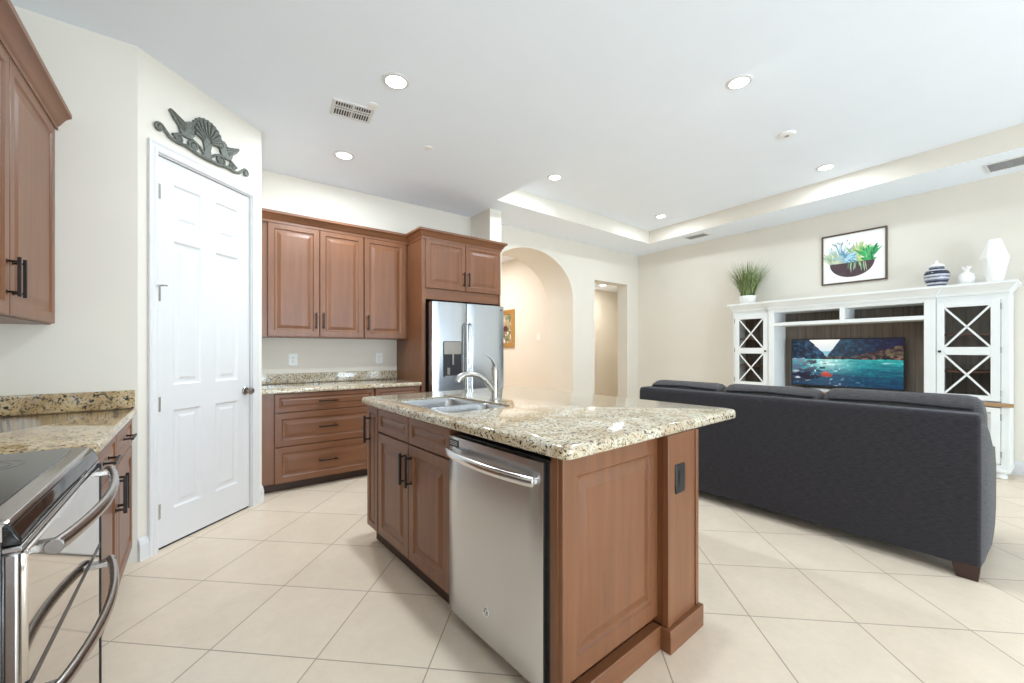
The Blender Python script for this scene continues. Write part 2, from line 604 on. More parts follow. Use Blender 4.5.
# baseboards
def baseboard(name, path, side=1):
    return struct(molding(path, BASEB, side=side).build(name, M['trim'], smooth=False))
def pw(s, off=0):
    e = pdir / PL
    return (PA[0] + e.x * s + e.y * off, PA[1] + e.y * s - e.x * off)
baseboard('baseboard_pantry', [pw(.0), pw(D0 - .058)])
baseboard('baseboard_pantry_end', [pw(D1 + .058), pw(PL), (PB[0], PB[1] + .14)])
baseboard('baseboard_back', [(AX1, BY + .64), (AX1, BY), (DX0, BY), (DX0, BY + .2)])
baseboard('baseboard_corner', [(DX1, BY + .2), (DX1, BY), (TWP[0], BY), tw(9.5)])
baseboard('baseboard_hall', [(4.95, 9.0), (4.95, BY + .66)])

# ------------------------------------------------------------------ pantry door
def slab_with_panels(w, h, t, xs, zs, panels):
    """xs, zs: cut lines; panels: set of (i,j) cells made as raised panels; face at y=0, back at y=t"""
    m = MB()
    prof = [(0, 0), (.006, .004), (.012, .009), (.020, .010), (.034, .010), (.050, .004), (.053, .0035)]
    for i in range(len(xs) - 1):
        for j in range(len(zs) - 1):
            x0, x1, z0, z1 = xs[i], xs[i + 1], zs[j], zs[j + 1]
            if (i, j) in panels:
                m.loft([[(x0 + a, y, z0 + a), (x1 - a, y, z0 + a), (x1 - a, y, z1 - a), (x0 + a, y, z1 - a)] for a, y in prof], cap0=False)
            else:
                m.f([m.v(p) for p in ((x0, 0, z0), (x1, 0, z0), (x1, 0, z1), (x0, 0, z1))])
    ring0 = [(0, 0, 0), (w, 0, 0), (w, 0, h), (0, 0, h)]
    m.loft([ring0, [(a, t, b) for a, _, b in ring0]], cap0=False)
    return m

door = thing('door_1', 'tall white six panel pantry door with dark knob in the slanted wall', None, (PA[0], PA[1], 0), PR, kind='structure')
dw_, dh_ = .726, 2.445
xs = [0, .106, .306, .418, .620, dw_]
zs = [0, .215, .850, 1.010, 1.940, 2.050, 2.305, dh_]
m = slab_with_panels(dw_, dh_, .035, xs, zs, {(i, j) for i in (1, 3) for j in (1, 3, 5)})
leaf = m.build('door_leaf', M['trim'], door, (D0 + .010, .012, .014), smooth=False, merge=False)
m = MB()   # casing around the opening and the jamb inside
cas = [(0, .002), (0, -.012), (.008, -.016), (.020, -.016), (.026, -.012), (.040, -.012), (.052, -.018), (.058, -.018), (.058, .002)]
for prof in [cas]:
    loops = []
    for (sx, sz, dx, dz) in ((D0, 0, -1, 0), (D0, DH, -1, 1), (D1, DH, 1, 1), (D1, 0, 1, 0)):
        loops.append([(sx + dx * o, y, sz + dz * o) for o, y in prof])
    m.loft(loops)
m.build('door_casing', M['trim'], door, smooth=False)
m = MB()
m.box(D0 - .001, D0 + .007, -.001, .109, 0, DH); m.box(D1 - .007, D1 + .001, -.001, .109, 0, DH)
m.box(D0 + .007, D1 - .007, -.001, .109, DH - .008, DH + .001)
m.build('door_jamb', M['trim'], door, smooth=False)
m = MB(); m.box(D0 + .007, D1 - .007, .060, .108, 0, DH - .009); m.build('pantry_shade_board', M['toe'], door, smooth=False)  # board behind the leaf, its dark colour stands for the unlit pantry
m = MB(); m.box(D0 + .012, D1 - .012, .018, .050, .0005, .014); m.build('under_door_shade', M['black'], door, smooth=False)  # black strip painted in for the shade in the gap under the leaf
for z in (.24, .91, 1.60, 2.24):
    m = MB()
    m.tube([(D0 + .010, .004, z - .045), (D0 + .010, .004, z + .045)], .007, 10)
    m.box(D0 + .010, D0 + .032, .009, .0125, z - .045, z + .045)
    if abs(z - 1.60) < .01:   # spring door stop on the pin
        m.tube([(D0 + .010, .004, z + .048), (D0 + .012, -.03, z + .050), (D0 + .030, -.045, z + .050)], .005, 8)
        m.tube([(D0 + .010, .004, z + .048), (D0 - .012, -.026, z + .050)], .006, 8)
    m.build('hinge', M['satin'], door)
m = MB()
kx, kz = .808, .930
m.lathe([(.031, .0), (.031, -.004), (.026, -.010), (.012, -.012), (.011, -.030), (.020, -.036), (.027, -.046), (.027, -.056), (.020, -.066), (.006, -.069)], 20, (kx, .012, kz), axis='y')
m.build('door_knob', M['nickel'], door)

# scrolled iron pediment resting on the door casing
orn = thing('wall_ornament', 'weathered grey iron scrollwork ornament with shell and wings above the white door', 'ornament', (PA[0], PA[1], 0), PR)
OY = -.012
def spiral(cx, cz, r0, turns, start, sgn, n=26):
    return [(cx + r0 * (1 - .75 * i / n) * math.cos(start + sgn * turns * 2 * PI * i / n), OY, cz + r0 * (1 - .75 * i / n) * math.sin(start + sgn * turns * 2 * PI * i / n)) for i in range(n + 1)]
OC = .452
for sg in (-1, 1):
    m = MB()
    X = lambda d: OC + sg * d
    a0 = PI / 2 if sg > 0 else PI / 2
    base = [(X(0), OY, 2.582), (X(.08), OY, 2.584), (X(.16), OY, 2.598), (X(.22), OY, 2.592), (X(.27), OY, 2.600), (X(.31), OY, 2.640)]
    m.tube(base, [.014, .013, .012, .011, .010, .010], 8)
    m.tube([(X(.305), OY, 2.632)] + spiral(X(.335), 2.628, .030, 1.3, PI - .2 if sg > 0 else .2, -sg), .008, 8)
    m.tube(spiral(X(.105), 2.624, .040, 1.4, PI * 1.5, sg), .009, 8)
    m.tube(spiral(X(.215), 2.622, .032, 1.3, PI * 1.5, -sg), .008, 8)
    m.tube([(X(.02), OY, 2.60), (X(.06), OY, 2.640), (X(.12), OY, 2.664), (X(.19), OY, 2.660), (X(.25), OY, 2.628)], .009, 8)
    for cx_, cz_, r_ in ((.105, 2.624, .014), (.215, 2.622, .012), (.335, 2.628, .012)):
        m.lathe([(r_ * .2, -.012), (r_, -.006), (r_, .008)], 12, (X(cx_), OY, cz_), axis='y')
    m.build('scroll', M['iron'], orn)
    m = MB()      # bird with a raised wing facing outwards
    wing = [(.100, 2.690), (.128, 2.735), (.112, 2.764), (.130, 2.775), (.152, 2.762), (.160, 2.748), (.200, 2.756), (.265, 2.786), (.272, 2.772), (.240, 2.730), (.212, 2.706), (.200, 2.672), (.165, 2.650), (.125, 2.655)]
    m.prism([(X(a), z) for a, z in wing], OY - .008, OY + .010, 'y')
    for k in range(4):
        t = k / 3
        m.tube([(X(.150 + .02 * t), OY - .008, 2.735 - .05 * t), (X(.26 - .05 * t), OY - .011, 2.776 - .06 * t)], .0045, 6)
    m.build('bird', M['iron'], orn, bevel=.003)
m = MB()
pts = []
n = 30
for i in range(n + 1):
    a = R(-20 + 220 * i / n)
    rad = .118 + (.008 if i % 2 else 0)
    pts.append((OC + rad * math.cos(a), 2.735 + rad * .98 * math.sin(a)))
pts += [(OC - .072, 2.716), (OC - .034, 2.690), (OC - .024, 2.650), (OC - .036, 2.590), (OC + .036, 2.590), (OC + .024, 2.650), (OC + .034, 2.690), (OC + .072, 2.716)]
m.prism(pts, OY - .006, OY + .010, 'y')
for i in range(11):
    a = R(-10 + 200 * i / 10)
    m.tube([(OC + .024 * math.cos(a), OY - .008, 2.705 + .02 * math.sin(a)), (OC + .105 * math.cos(a), OY - .012, 2.735 + .105 * math.sin(a))], [.004, .011], 6)
m.build('shell', M['iron'], orn, bevel=.002)

# ------------------------------------------------------------------ back wall cabinets
def wall_cabinet(name, label, x0, x1, y0, y1, z0, z1, loc, rz, doors, group=None, hz=None, hlen=.16):
    """box with doors facing -Y; doors: list of (x0,x1,hinge side of handle)"""
    t = thing(name, label, 'cabinet', loc, rz, group)
    m = MB(); m.box(x0, x1, y0 + .021, y1, z0, z1)
    m.build('body', M['woodv'], t, bevel=.0015)
    for a, b, hs in doors:
        d = panel_front('door', b - a - .004, z1 - z0 - .012, M['woodv'], t, (a + .002, y0, z0 + .006))
        w = b - a - .004
        if hs:
            bar_handle(d, w - .032 if hs > 0 else .032, hz, hlen)
    return t
wall_cabinet('upper_cabinet', 'brown maple double-door wall cabinet beside the white pantry door', .425, 1.397, 4.39, BY - .002, 1.372, 2.45, (0, 0, 0), 0,
             [(.515, .964, 1), (.964, 1.395, -1)], hz=.16)
wall_cabinet('upper_cabinet', 'brown maple single-door wall cabinet next to the refrigerator surround', 1.399, 1.893, 4.39, BY - .002, 1.372, 2.45, (0, 0, 0), 0,
             [(1.403, 1.865, -1)], hz=.16)
fs = thing('refrigerator_surround', 'tall brown maple cabinet surround enclosing the steel refrigerator', 'cabinet', (0, 0, 0))
m = MB(); m.box(1.895, 1.940, 4.05, BY - .002, 0, 2.46); m.build('side_panel', M['woodv'], fs, bevel=.001)
m = MB(); m.box(2.905, 2.928, 4.05, BY - .002, 0, 2.46); m.build('side_panel', M['woodv'], fs, bevel=.001)
m = MB(); m.box(1.940, 2.905, 4.056, BY - .002, 1.80, 2.46); m.build('body', M['woodx'], fs, bevel=.001)
for a, b, hs in ((1.935, 2.43, 1), (2.43, 2.925, -1)):
    d = panel_front('door', b - a - .004, .535, M['woodv'], fs, (a + .002, 4.034, 1.918))
    bar_handle(d, b - a - .036 if hs > 0 else .032, .13, .16)
cm = molding([(.425, 4.39), (1.895, 4.39), (1.895, 4.035), (2.928, 4.035), (2.928, 4.27)], [(o, 2.44 + z) for o, z in CROWN])
tag(cm.build('crown_molding', M['woodx'], smooth=True, ang=30), 'brown maple crown molding running along the cabinets on the back wall', 'molding')

# back base cabinets
bc = thing('drawer_cabinet', 'brown maple base cabinet with three wide drawers below the back counter', 'cabinet', (0, 0, 0))
BF = 4.06
m = MB(); m.box(.425, 1.398, BF + .021, BY - .002, .085, .872); m.build('body', M['woodv'], bc, bevel=.001)
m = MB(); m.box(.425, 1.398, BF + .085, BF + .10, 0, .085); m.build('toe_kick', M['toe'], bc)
for z0, z1, pr in ((.085, .398, RAISED), (.404, .697, RAISED), (.703, .866, SLIM)):
    d = panel_front('drawer', 1.394 - .530, z1 - z0, M['woodx'], bc, (.530, BF, z0), prof=pr)
    bar_handle(d, .432, (z1 - z0) / 2, .17, False)
bc = thing('drawer_cabinet', 'narrow brown maple base cabinet beside the refrigerator surround', 'cabinet', (0, 0, 0))
m = MB(); m.box(1.402, 1.892, BF + .021, BY - .002, .085, .872); m.build('body', M['woodv'], bc, bevel=.001)
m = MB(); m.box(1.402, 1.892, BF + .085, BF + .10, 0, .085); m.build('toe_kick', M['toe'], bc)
d = panel_front('drawer', .456, .163, M['woodx'], bc, (1.404, BF, .703), prof=SLIM); bar_handle(d, .228, .08, .14, False)
d = panel_front('door', .456, .612, M['woodv'], bc, (1.404, BF, .085)); bar_handle(d, .42, .50, .16)

def counter(m, x0, x1, y0, y1, z0, z1, r=.01, k=4, hole=None):
    prof = COUNTER_EDGE(z0, z1)
    L = [[(a, b, z) for a, b in rr(x0 + i, x1 - i, y0 + i, y1 - i, max(r - i, .002), k)] for i, z in prof]
    if not hole:
        m.loft(L)
    else:
        hx0, hx1, hy0, hy1, hr = hole
        L = L + [[(a, b, z) for a, b in rr(hx0, hx1, hy0, hy1, hr, k)] for z in (z1, z0)]
        rows = m.loft(L, False, False)
        n = len(rows[0])
        for i in range(n):
            j = (i + 1) % n
            m.f([rows[-1][i], rows[-1][j], rows[0][j], rows[0][i]])

ct = thing('countertop', 'speckled granite countertop on the back wall drawers below the outlets', 'countertop', (0, 0, 0))
m = MB(); counter(m, .424, 1.893, 4.035, BY - .003, .872, .910); m.build('slab', M['gran'], ct, smooth=True, ang=50)
m = MB(); m.box(.424, 1.893, BY - .022, BY - .003, .9105, 1.010); m.build('backsplash', M['gran'], ct, bevel=.002)

# refrigerator
fr = thing('refrigerator', 'stainless side-by-side refrigerator with water dispenser in its left door', 'refrigerator', (1.948, 4.02, 0))
m = MB(); m.box(.012, .93, -.02, .66, .03, 1.755); m.box(.03, .91, -.05, 0, .02, .09); m.build('body', M['black'], fr, bevel=.004)
FT = -.115
def frdoor(x0, x1):
    m = MB()
    n = 10
    lp0, lp1 = [], []
    prof = []
    for i in range(n + 1):
        t = i / n
        e = min(t, 1 - t)
        prof.append((x0 + (x1 - x0) * t, FT + .010 * (1 - min(1, e / .04)) ** 2 - .002 * math.sin(PI * t)))
    prof += [(x1, -.025), (x0, -.025)]
    m.prism(prof, .10, 1.762, 'z')
    return m.build('door', M['steelz'], fr, smooth=True, ang=40)
dl = frdoor(.004, .420)
dr = frdoor(.428, .930)
for d, x in ((dl, .396), (dr, .452)):
    m = MB()
    m.tube([(x, FT, 1.54), (x, FT - .045, 1.52), (x, FT - .052, 1.20), (x, FT - .052, .80), (x, FT - .045, .58), (x, FT, .56)], .013, 10)
    m.build('handle', M['satin'], d)
dp = MB()
dp.loft([[(a, FT - .010, b) for a, b in rr(.125, .345, .955, 1.345, .02)], [(a, FT + .012, b) for a, b in rr(.125, .345, .955, 1.345, .02)]])
dp = dp.build('dispenser', M['black'], dl, bevel=.003)
m = MB(); m.loft([[(a, FT - .0125, b) for a, b in rr(.132, .338, 1.205, 1.338, .015)], [(a, FT - .0095, b) for a, b in rr(.132, .338, 1.205, 1.338, .015)]])
m.lathe([(.03, -.003), (.03, .001)], 20, (.235, FT - .0125, 1.27), axis='y'); m.build('control_panel', M['nickel'], dp)
m = MB(); m.box(.19, .28, FT - .016, FT - .009, 1.215, 1.245); m.box(.17, .20, FT - .016, FT - .009, .985, 1.06); m.box(.225, .245, FT - .020, FT - .009, 1.09, 1.205)
m.build('paddle', M['nickel'], dp)
m = MB(); m.box(.135, .335, FT - .022, FT - .009, .957, .975); m.build('drip_tray', M['steelz'], dp)
m = MB(); m.lathe([(.009, -.002), (.009, .001)], 14, (.885, FT + .001, 1.715), axis='y'); m.build('badge', M['black'], dr)

# outlets on the backsplash wall
def outlet(name, label, loc, rz, mat, slot, w=.072, h=.116, group=None, rocker=False):
    t = thing(name, label, 'switch' if rocker else 'outlet', loc, rz, group)
    m = MB(); m.loft([[(a, y, b) for a, b in rr(-w / 2 + i, w / 2 - i, -h / 2 + i, h / 2 - i, .006, 3)] for i, y in ((0, 0), (0, -.003), (.003, -.006))])
    m.build('cover_plate', mat, t)
    if rocker:
        m = MB(); m.box(-.017, .017, -.009, -.005, -.033, .033); m.build('rocker', mat, t, bevel=.002)
    else:
        m = MB()
        m.loft([[(a, y, b) for a, b in rr(-.017, .017, -.034, .034, .004, 3)] for y in (-.005, -.0085)])
        for z in (-.02, .02):
            for x in (-.006, .006):
                m.box(x - .0014, x + .0014, -.0092, -.008, z - .004, z + .006, 1)
            m.lathe([(.0026, -.0092), (.0026, -.008)], 8, (0, 0, z - .010), axis='y', mi=1)
        m.build('receptacle', [mat, slot], t)
    return t
outlet('wall_outlet', 'white outlet on the backsplash wall nearer the pantry door', (.784, BY - .0005, 1.150), 0, M['plastic'], M['slot'], w=.085, h=.125)
outlet('wall_outlet', 'white outlet on the backsplash wall nearer the refrigerator', (1.681, BY - .0005, 1.155), 0, M['plastic'], M['slot'], w=.085, h=.125)
outlet('light_switch', 'small white switch on the hall wall beyond the arch', (4.9495, 5.65, 1.49), R(-90), M['plastic'], M['slot'], w=.11, h=.116, rocker=True)

# ------------------------------------------------------------------ left run: cabinets, counters, range
EX = -.300      # cabinet face
# upper cabinet: local x = y of the room, face towards +x
uc = thing('upper_cabinet', 'brown maple wall cabinet with paired dark pulls above the golden granite counter', 'cabinet', (-.605, 0, 0), R(90))
UY0, UY1 = 1.90, 3.262
m = MB(); m.box(UY0, UY1, .021, .318, 1.385, 2.45); m.build('body', M['woodv'], uc, bevel=.0015)
for a, b, hs in ((UY0, 2.565, 1), (2.565, 3.235, -1)):
    d = panel_front('door', b - a - .004, 1.053, M['woodv'], uc, (a + .002, 0, 1.391))
    bar_handle(d, b - a - .036 if hs > 0 else .032, .155, .16)
tag(molding([(-.605, UY0), (-.605, UY1)], [(o, 2.44 + z) for o, z in CROWN]).build('crown_molding', M['woody'], smooth=True, ang=30),
    'brown crown molding topping the wall cabinet over the golden granite counter', 'molding')

lb = thing('base_cabinet', 'brown maple base cabinet with two drawers over two doors beside the range', 'cabinet', (EX, 0, 0), R(90))
m = MB(); m.box(2.085, 3.262, .021, .62, .10, .872); m.build('body', M['woodv'], lb, bevel=.001)
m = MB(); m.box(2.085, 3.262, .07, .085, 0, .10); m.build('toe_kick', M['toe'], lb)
for a, b, hs in ((2.088, 2.650, 1), (2.650, 3.235, -1)):
    w = b - a - .004
    d = panel_front('drawer', w, .160, M['woodx'], lb, (a + .002, 0, .706), prof=SLIM); bar_handle(d, w / 2, .085, .15, False)
    d = panel_front('door', w, .592, M['woodv'], lb, (a + .002, 0, .106)); bar_handle(d, w - .036 if hs > 0 else .036, .47, .17, r=.007)
lc = thing('countertop', 'golden granite countertop between the range and the pantry wall', 'countertop', (0, 0, 0))
m = MB(); counter(m, LX + .002, -.282, 2.072, PY - .002, .872, .910); m.build('slab', M['granw'], lc, smooth=True, ang=50)
m = MB(); m.box(LX + .022, -.290, PY - .022, PY - .002, .9105, 1.015); m.build('backsplash', M['granw'], lc, bevel=.002)
m = MB(); m.box(LX + .002, LX + .022, 2.072, PY - .002, .9105, 1.015); m.build('backsplash', M['granw'], lc, bevel=.002)

nb = thing('base_cabinet', 'brown maple base cabinet on the near side of the range', 'cabinet', (EX - .03, 0, 0), R(90))
m = MB(); m.box(.35, 1.236, .021, .59, .10, .872); m.build('body', M['woodv'], nb, bevel=.001)
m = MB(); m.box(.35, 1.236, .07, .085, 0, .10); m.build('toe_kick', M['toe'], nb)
d = panel_front('drawer', .87, .160, M['woodx'], nb, (.358, 0, .706), prof=SLIM); bar_handle(d, .43, .085, .15, False)
for a in (.358, .795):
    d = panel_front('door', .433, .592, M['woodv'], nb, (a, 0, .106)); bar_handle(d, .39 if a < .5 else .04, .47, .17)
nc = thing('countertop', 'golden granite countertop on the near side of the range', 'countertop', (0, 0, 0))
m = MB(); counter(m, LX + .002, -.308, .34, 1.240, .872, .910); m.build('slab', M['granw'], nc, smooth=True, ang=50)
m = MB(); m.box(LX + .002, LX + .022, .34, 1.240, .9105, 1.015); m.build('backsplash', M['granw'], nc, bevel=.002)

RX = -.285
rg = thing('range', 'stainless double oven electric range with black glass cooktop', 'range', (RX, 1.25, 0), R(90))
W_ = .815
m = MB(); m.box(0, W_, .022, .63, .03, .870); m.box(.03, W_ - .03, .06, .6, 0, .03); m.build('body', M['steel'], rg, bevel=.004)
m = MB()
m.loft([[(a, b, z) for a, b in rr(i, W_ - i, .012 + i, .632 - i, .02, 4)] for i, z in ((0, .871), (0, .905), (.003, .909), (.005, .910))])
ctop = m.build('cooktop', M['dark_steel'], rg, smooth=True, ang=40)
m = MB(); m.loft([[(a, b, z) for a, b in rr(.022, W_ - .014, .056, .622, .03, 5)] for z in (.906, .9135)]); m.build('glass_top', M['bglass'], ctop, bevel=.002)
for bx, by, br_ in ((.22, .20, .095), (.60, .20, .075), (.22, .46, .075), (.60, .46, .095)):
    m = MB()
    for q in (br_, br_ * .66):
        m.loft([[(bx + (q + dd) * math.cos(2 * PI * i / 40), by + (q + dd) * math.sin(2 * PI * i / 40), z) for i in range(40)] for dd, z in ((0, .9136), (0, .9139), (.002, .9139), (.002, .9136))], False, False)
    m.build('burner', M['burner'], ctop)
m = MB(); m.prism([(-.004, .858), (-.004, .870), (.010, .900), (.022, .9045), (.030, .900), (.024, .858)], .004, W_ - .004, 'x'); m.build('control_panel', M['bglass'], rg, bevel=.004)
m = MB(); m.prism([(-.006, .846), (-.006, .857), (.021, .857), (.021, .846)], .002, W_ - .002, 'x'); m.build('vent_trim', M['dark_steel'], rg, bevel=.002)
def oven_door(z0, z1, hz):
    m = MB()
    m.loft([[(x, y, z) for x, z in rr(.018 + i, W_ - .015 - i, z0 + i, z1 - i, .006, 3)] for i, y in ((0, .021), (0, -.004), (.004, -.010))])
    d = m.build('oven_door', M['mirror'], rg, smooth=True)
    n = 18
    pts = []
    for i in range(n + 1):
        t = i / n
        pts.append((.055 + (W_ - .11) * t, -.040 - .042 * math.sin(PI * t) ** .8, hz))
    h = MB(); h.tube(pts, .0165, 12, flat=(1.0, .72))
    h.lathe([(.017, -.003), (.017, .003)], 12, (.053, -.040, hz), axis='x'); h.lathe([(.017, -.003), (.017, .003)], 12, (W_ - .053, -.040, hz), axis='x')
    for x in (.075, W_ - .075):
        h.box(x - .016, x + .016, -.048, -.006, hz - .009, hz + .009)
    h.build('handle', M['dark_steel'], d, bevel=.002)
    return d
oven_door(.566, .840, .826)
oven_door(.060, .552, .510)
m = MB(); m.box(0, .018, -.003, .021, .05, .846); m.build('side_strip', M['dark_steel'], rg, bevel=.006, seg=3)
m = MB(); m.box(.018, W_ - .015, -.0105, .021, .550, .568); m.build('oven_gap_shade', M['black'], rg, smooth=False)  # flush black strip, the shade between the two oven doors put in as colour
m = MB(); m.box(W_ - .014, W_, -.013, .021, .05, .846); m.build('side_strip', M['black'], rg, bevel=.002)  # black strip standing for the shaded gap between range and cabinet

# ------------------------------------------------------------------ island
IR = R(2.5)
IO = (.930, .929)
ISL = Matrix.Translation((IO[0], IO[1], 0)) @ Matrix.Rotation(IR, 4, 'Z')
il = thing('kitchen_island', 'brown maple kitchen island base holding the dishwasher and the sink', 'kitchen island', (IO[0], IO[1], 0), IR)
ZT = .893
m = MB()     # carcass of panels, open around sink and dishwasher
m.box(.046, .86, 1.765, 1.778, .10, ZT - .001)
m.box(.046, .86, .740, .752, .10, ZT - .001)
m.box(.848, .86, .10, 1.765, .10, ZT - .001)
m.box(.046, .848, .752, 1.765, .10, .115)
m.box(.046, .060, .752, 1.765, .115, .20)
m.box(.046, .060, .752, 1.765, .70, ZT - .001)
m.box(.046, .060, 1.10, 1.25, .20, .70)
m.build('carcass', M['woodv'], il, bevel=.001)
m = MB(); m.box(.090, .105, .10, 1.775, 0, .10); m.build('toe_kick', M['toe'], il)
IF = .026    # face plane of doors (local X)
def iface(name, y_far, y_near, z0, z1, mat, prof, handle=None):
    w = y_far - y_near - .006
    d = panel_front(name, w, z1 - z0, mat, il, (IF, y_far - .003, z0), R(-90), prof)
    if handle: bar_handle(d, handle[0], handle[1], handle[2], handle[3], r=.0065)
    return d
iface('column_door', 1.775, 1.600, .115, .888, M['woodv'], SLIM, (.045, .630, .17, True))
iface('door', 1.592, 1.172, .115, .738, M['woodv'], RAISED, (.385, .490, .17, True))
iface('door', 1.172, .744, .115, .738, M['woodv'], RAISED, (.034, .490, .17, True))
iface('drawer', 1.592, 1.172, .746, .886, M['woody'], SLIM)
iface('drawer', 1.172, .744, .746, .886, M['woody'], SLIM)
# end facing the camera: stile, raised panel, post on a plinth
m = MB(); m.box(.030, .66, .066, .098, .10, ZT - .001); m.box(.030, .052, .098, .102, .0, ZT - .03); m.build('end_panel', M['woodv'], il, bevel=.001)
panel_front('raised_panel', .612, .762, M['woodv'], il, (.034, .046, .125), 0,
            [(0, .020), (0, .004), (.002, .001), (.005, 0), (.070, 0), (.073, .004), (.078, .009), (.084, .010), (.090, .010), (.122, .002), (.125, .0015)])
m = MB(); m.prism([(.022, 0), (.030, 0), (.030, .10), (.022, .10)], 0, 0, 'x') if False else m.box(.030, .640, .024, .066, .0, .098)
m.build('base_molding', M['woodx'], il, bevel=.003)
m = MB(); m.box(.617, .872, .0, .16, .0, ZT - .001); po = m.build('post', M['woodv'], il, bevel=.002)
m = MB(); m.box(.612, .640, -.006, .02, .10, ZT - .0015); m.box(.852, .877, -.006, .02, .10, ZT - .0015); m.build('post_stile', M['woodv'], il, bevel=.002)
m = MB(); m.box(.604, .893, -.022, .166, .0, .098); m.build('plinth', M['woodx'], il, bevel=.004)
m = MB(); m.box(.862, .876, .16, 1.775, .098, ZT - .001); m.box(.862, .884, .166, 1.775, 0, .098); m.build('back_panel', M['woodv'], il, bevel=.001)
def isl(x, y, z):
    return ISL @ Vector((x, y, z))
q = isl(.715, -.0005, .700)
outlet('wall_outlet', 'black outlet on the island post under the granite overhang', q, IR, M['black'], M['slot'], w=.078, h=.125)

it = thing('countertop', 'large speckled granite island countertop with undermount sink cutout', 'countertop', (IO[0], IO[1], 0), IR)
m = MB(); counter(m, 0, 1.325, -.002, 1.832, ZT, ZT + .047, .040, 6, (.090, .500, .850, 1.500, .05)); m.build('slab', M['gran'], it, smooth=True, ang=50)

sk = thing('kitchen_sink', 'stainless double bowl sink set under the island granite', 'sink', (IO[0], IO[1], 0), IR)
def bowl(x0, x1, y0, y1, dep, top):
    m = MB()
    L = []
    for i, z, r in ((-.004, .0, .046), (.001, .001, .048), (.004, -.004, .05), (.008, -.030, .055), (.016, -dep + .04, .06), (.034, -dep + .008, .06), (.064, -dep, .05)):
        L.append([(a, b, top + z) for a, b in rr(x0 + i, x1 - i, y0 + i, y1 - i, r, 5)])
    m.loft(L, False, True)
    o = m.build('bowl', M['sink'], sk, smooth=True, ang=60)
    d = MB(); d.lathe([(.044, .0), (.044, .003), (.030, .004), (.012, .001)], 20, ((x0 + x1) / 2, (y0 + y1) / 2, top - dep))
    d.build('drain', M['bright'], o)
bowl(.095, .495, 1.146, 1.495, .20, ZT + .036)
bowl(.095, .495, .855, 1.122, .18, ZT + .036)
m = MB(); m.box(.096, .494, 1.119, 1.149, ZT + .012, ZT + .0365); m.build('divider', M['sink'], sk, bevel=.004)

fa = thing('faucet', 'brushed steel single lever faucet behind the island sink', 'faucet', tuple(isl(.560, 1.10, ZT + .0475)), IR)
m = MB(); m.lathe([(.030, 0), (.030, .006), (.025, .012), (.022, .03), (.021, .10), (.023, .17), (.022, .195), (.016, .210), (.004, .214)], 20); m.build('body', M['satin'], fa)
m = MB()
sp = [(0, 0, .050), (-.030, 0, .085), (-.075, 0, .130), (-.125, 0, .158), (-.180, 0, .170), (-.225, 0, .166), (-.255, 0, .150), (-.268, 0, .128)]
m.tube(sp, [.016, .0165, .0165, .0165, .0165, .018, .020, .019], 14); m.build('spout', M['satin'], fa)
m = MB(); m.tube([(0, 0, .195), (-.006, 0, .225), (-.024, 0, .255), (-.055, 0, .275), (-.085, 0, .285)], [.015, .011, .008, .0065, .005], 10, flat=(.7, 1.2)); m.build('lever', M['satin'], fa)

# dishwasher, local like the island but turned to face the sink aisle
dwp = isl(IF - .012, .735, 0)
dwo = thing('dishwasher', 'stainless dishwasher with curved bar handle built into the island', 'dishwasher', (dwp.x, dwp.y, 0), IR + R(-90))
DWW = .612
m = MB(); m.box(0, DWW + .018, .030, .60, .07, .866); m.box(.0, DWW + .018, .085, .12, .0, .07); m.build('body', M['black'], dwo, bevel=.002)
m = MB()
n = 8
prof = [(.0, .030)] + [(0 + .0, .004)] + [(.004, .001)] + [(DWW * i / n, -.003 * math.sin(PI * i / n)) for i in range(1, n)] + [(DWW - .004, .001), (DWW, .004), (DWW, .030)]
m.prism(prof, .072, .862, 'z')
fp = m.build('door', M['steel'], dwo, smooth=True, ang=40)
m = MB()
pts = [(.020 + (DWW - .040) * i / 20, -.022 - .034 * math.sin(PI * i / 20) ** .7, .795) for i in range(21)]
m.tube(pts, .0185, 12, flat=(1.0, .55))
for x in (.045, DWW - .045):
    m.box(x - .020, x + .020, -.030, .002, .783, .807)
m.build('handle', M['bright'], fp, bevel=.003)
m = MB(); m.box(.014, .084, -.0035, .0005, .818, .848); lbm = m.build('label_plate', M['black'], fp)
m = MB()
for z in (.826, .833, .840):
    m.box(.018, .078, -.0042, -.003, z, z + .002)
m.build('label_print', M['plastic'], lbm, smooth=False)
m = MB()
lx, lz = .290, .196
m.loft([[(lx + (.017 + dd) * math.cos(2 * PI * i / 36), y, lz + (.017 + dd) * math.sin(2 * PI * i / 36)) for i in range(36)] for dd, y in ((0, -.0025), (0, -.0055), (.003, -.0055), (.003, -.0025))], False, False)
for sx in (-1, 1):
    m.tube([(lx + sx * .002 + sx * .005 + .006 * math.cos(R(a)) * sx, -.0048, lz + .009 * math.sin(R(a))) for a in range(40, 340, 20)], .0014, 6)
m.lathe([(.0155, -.0030), (.0155, -.0020)], 28, (lx, 0, lz), axis='y', mi=1)
m.build('round_emblem', [M['plastic'], M['nickel']], fp)

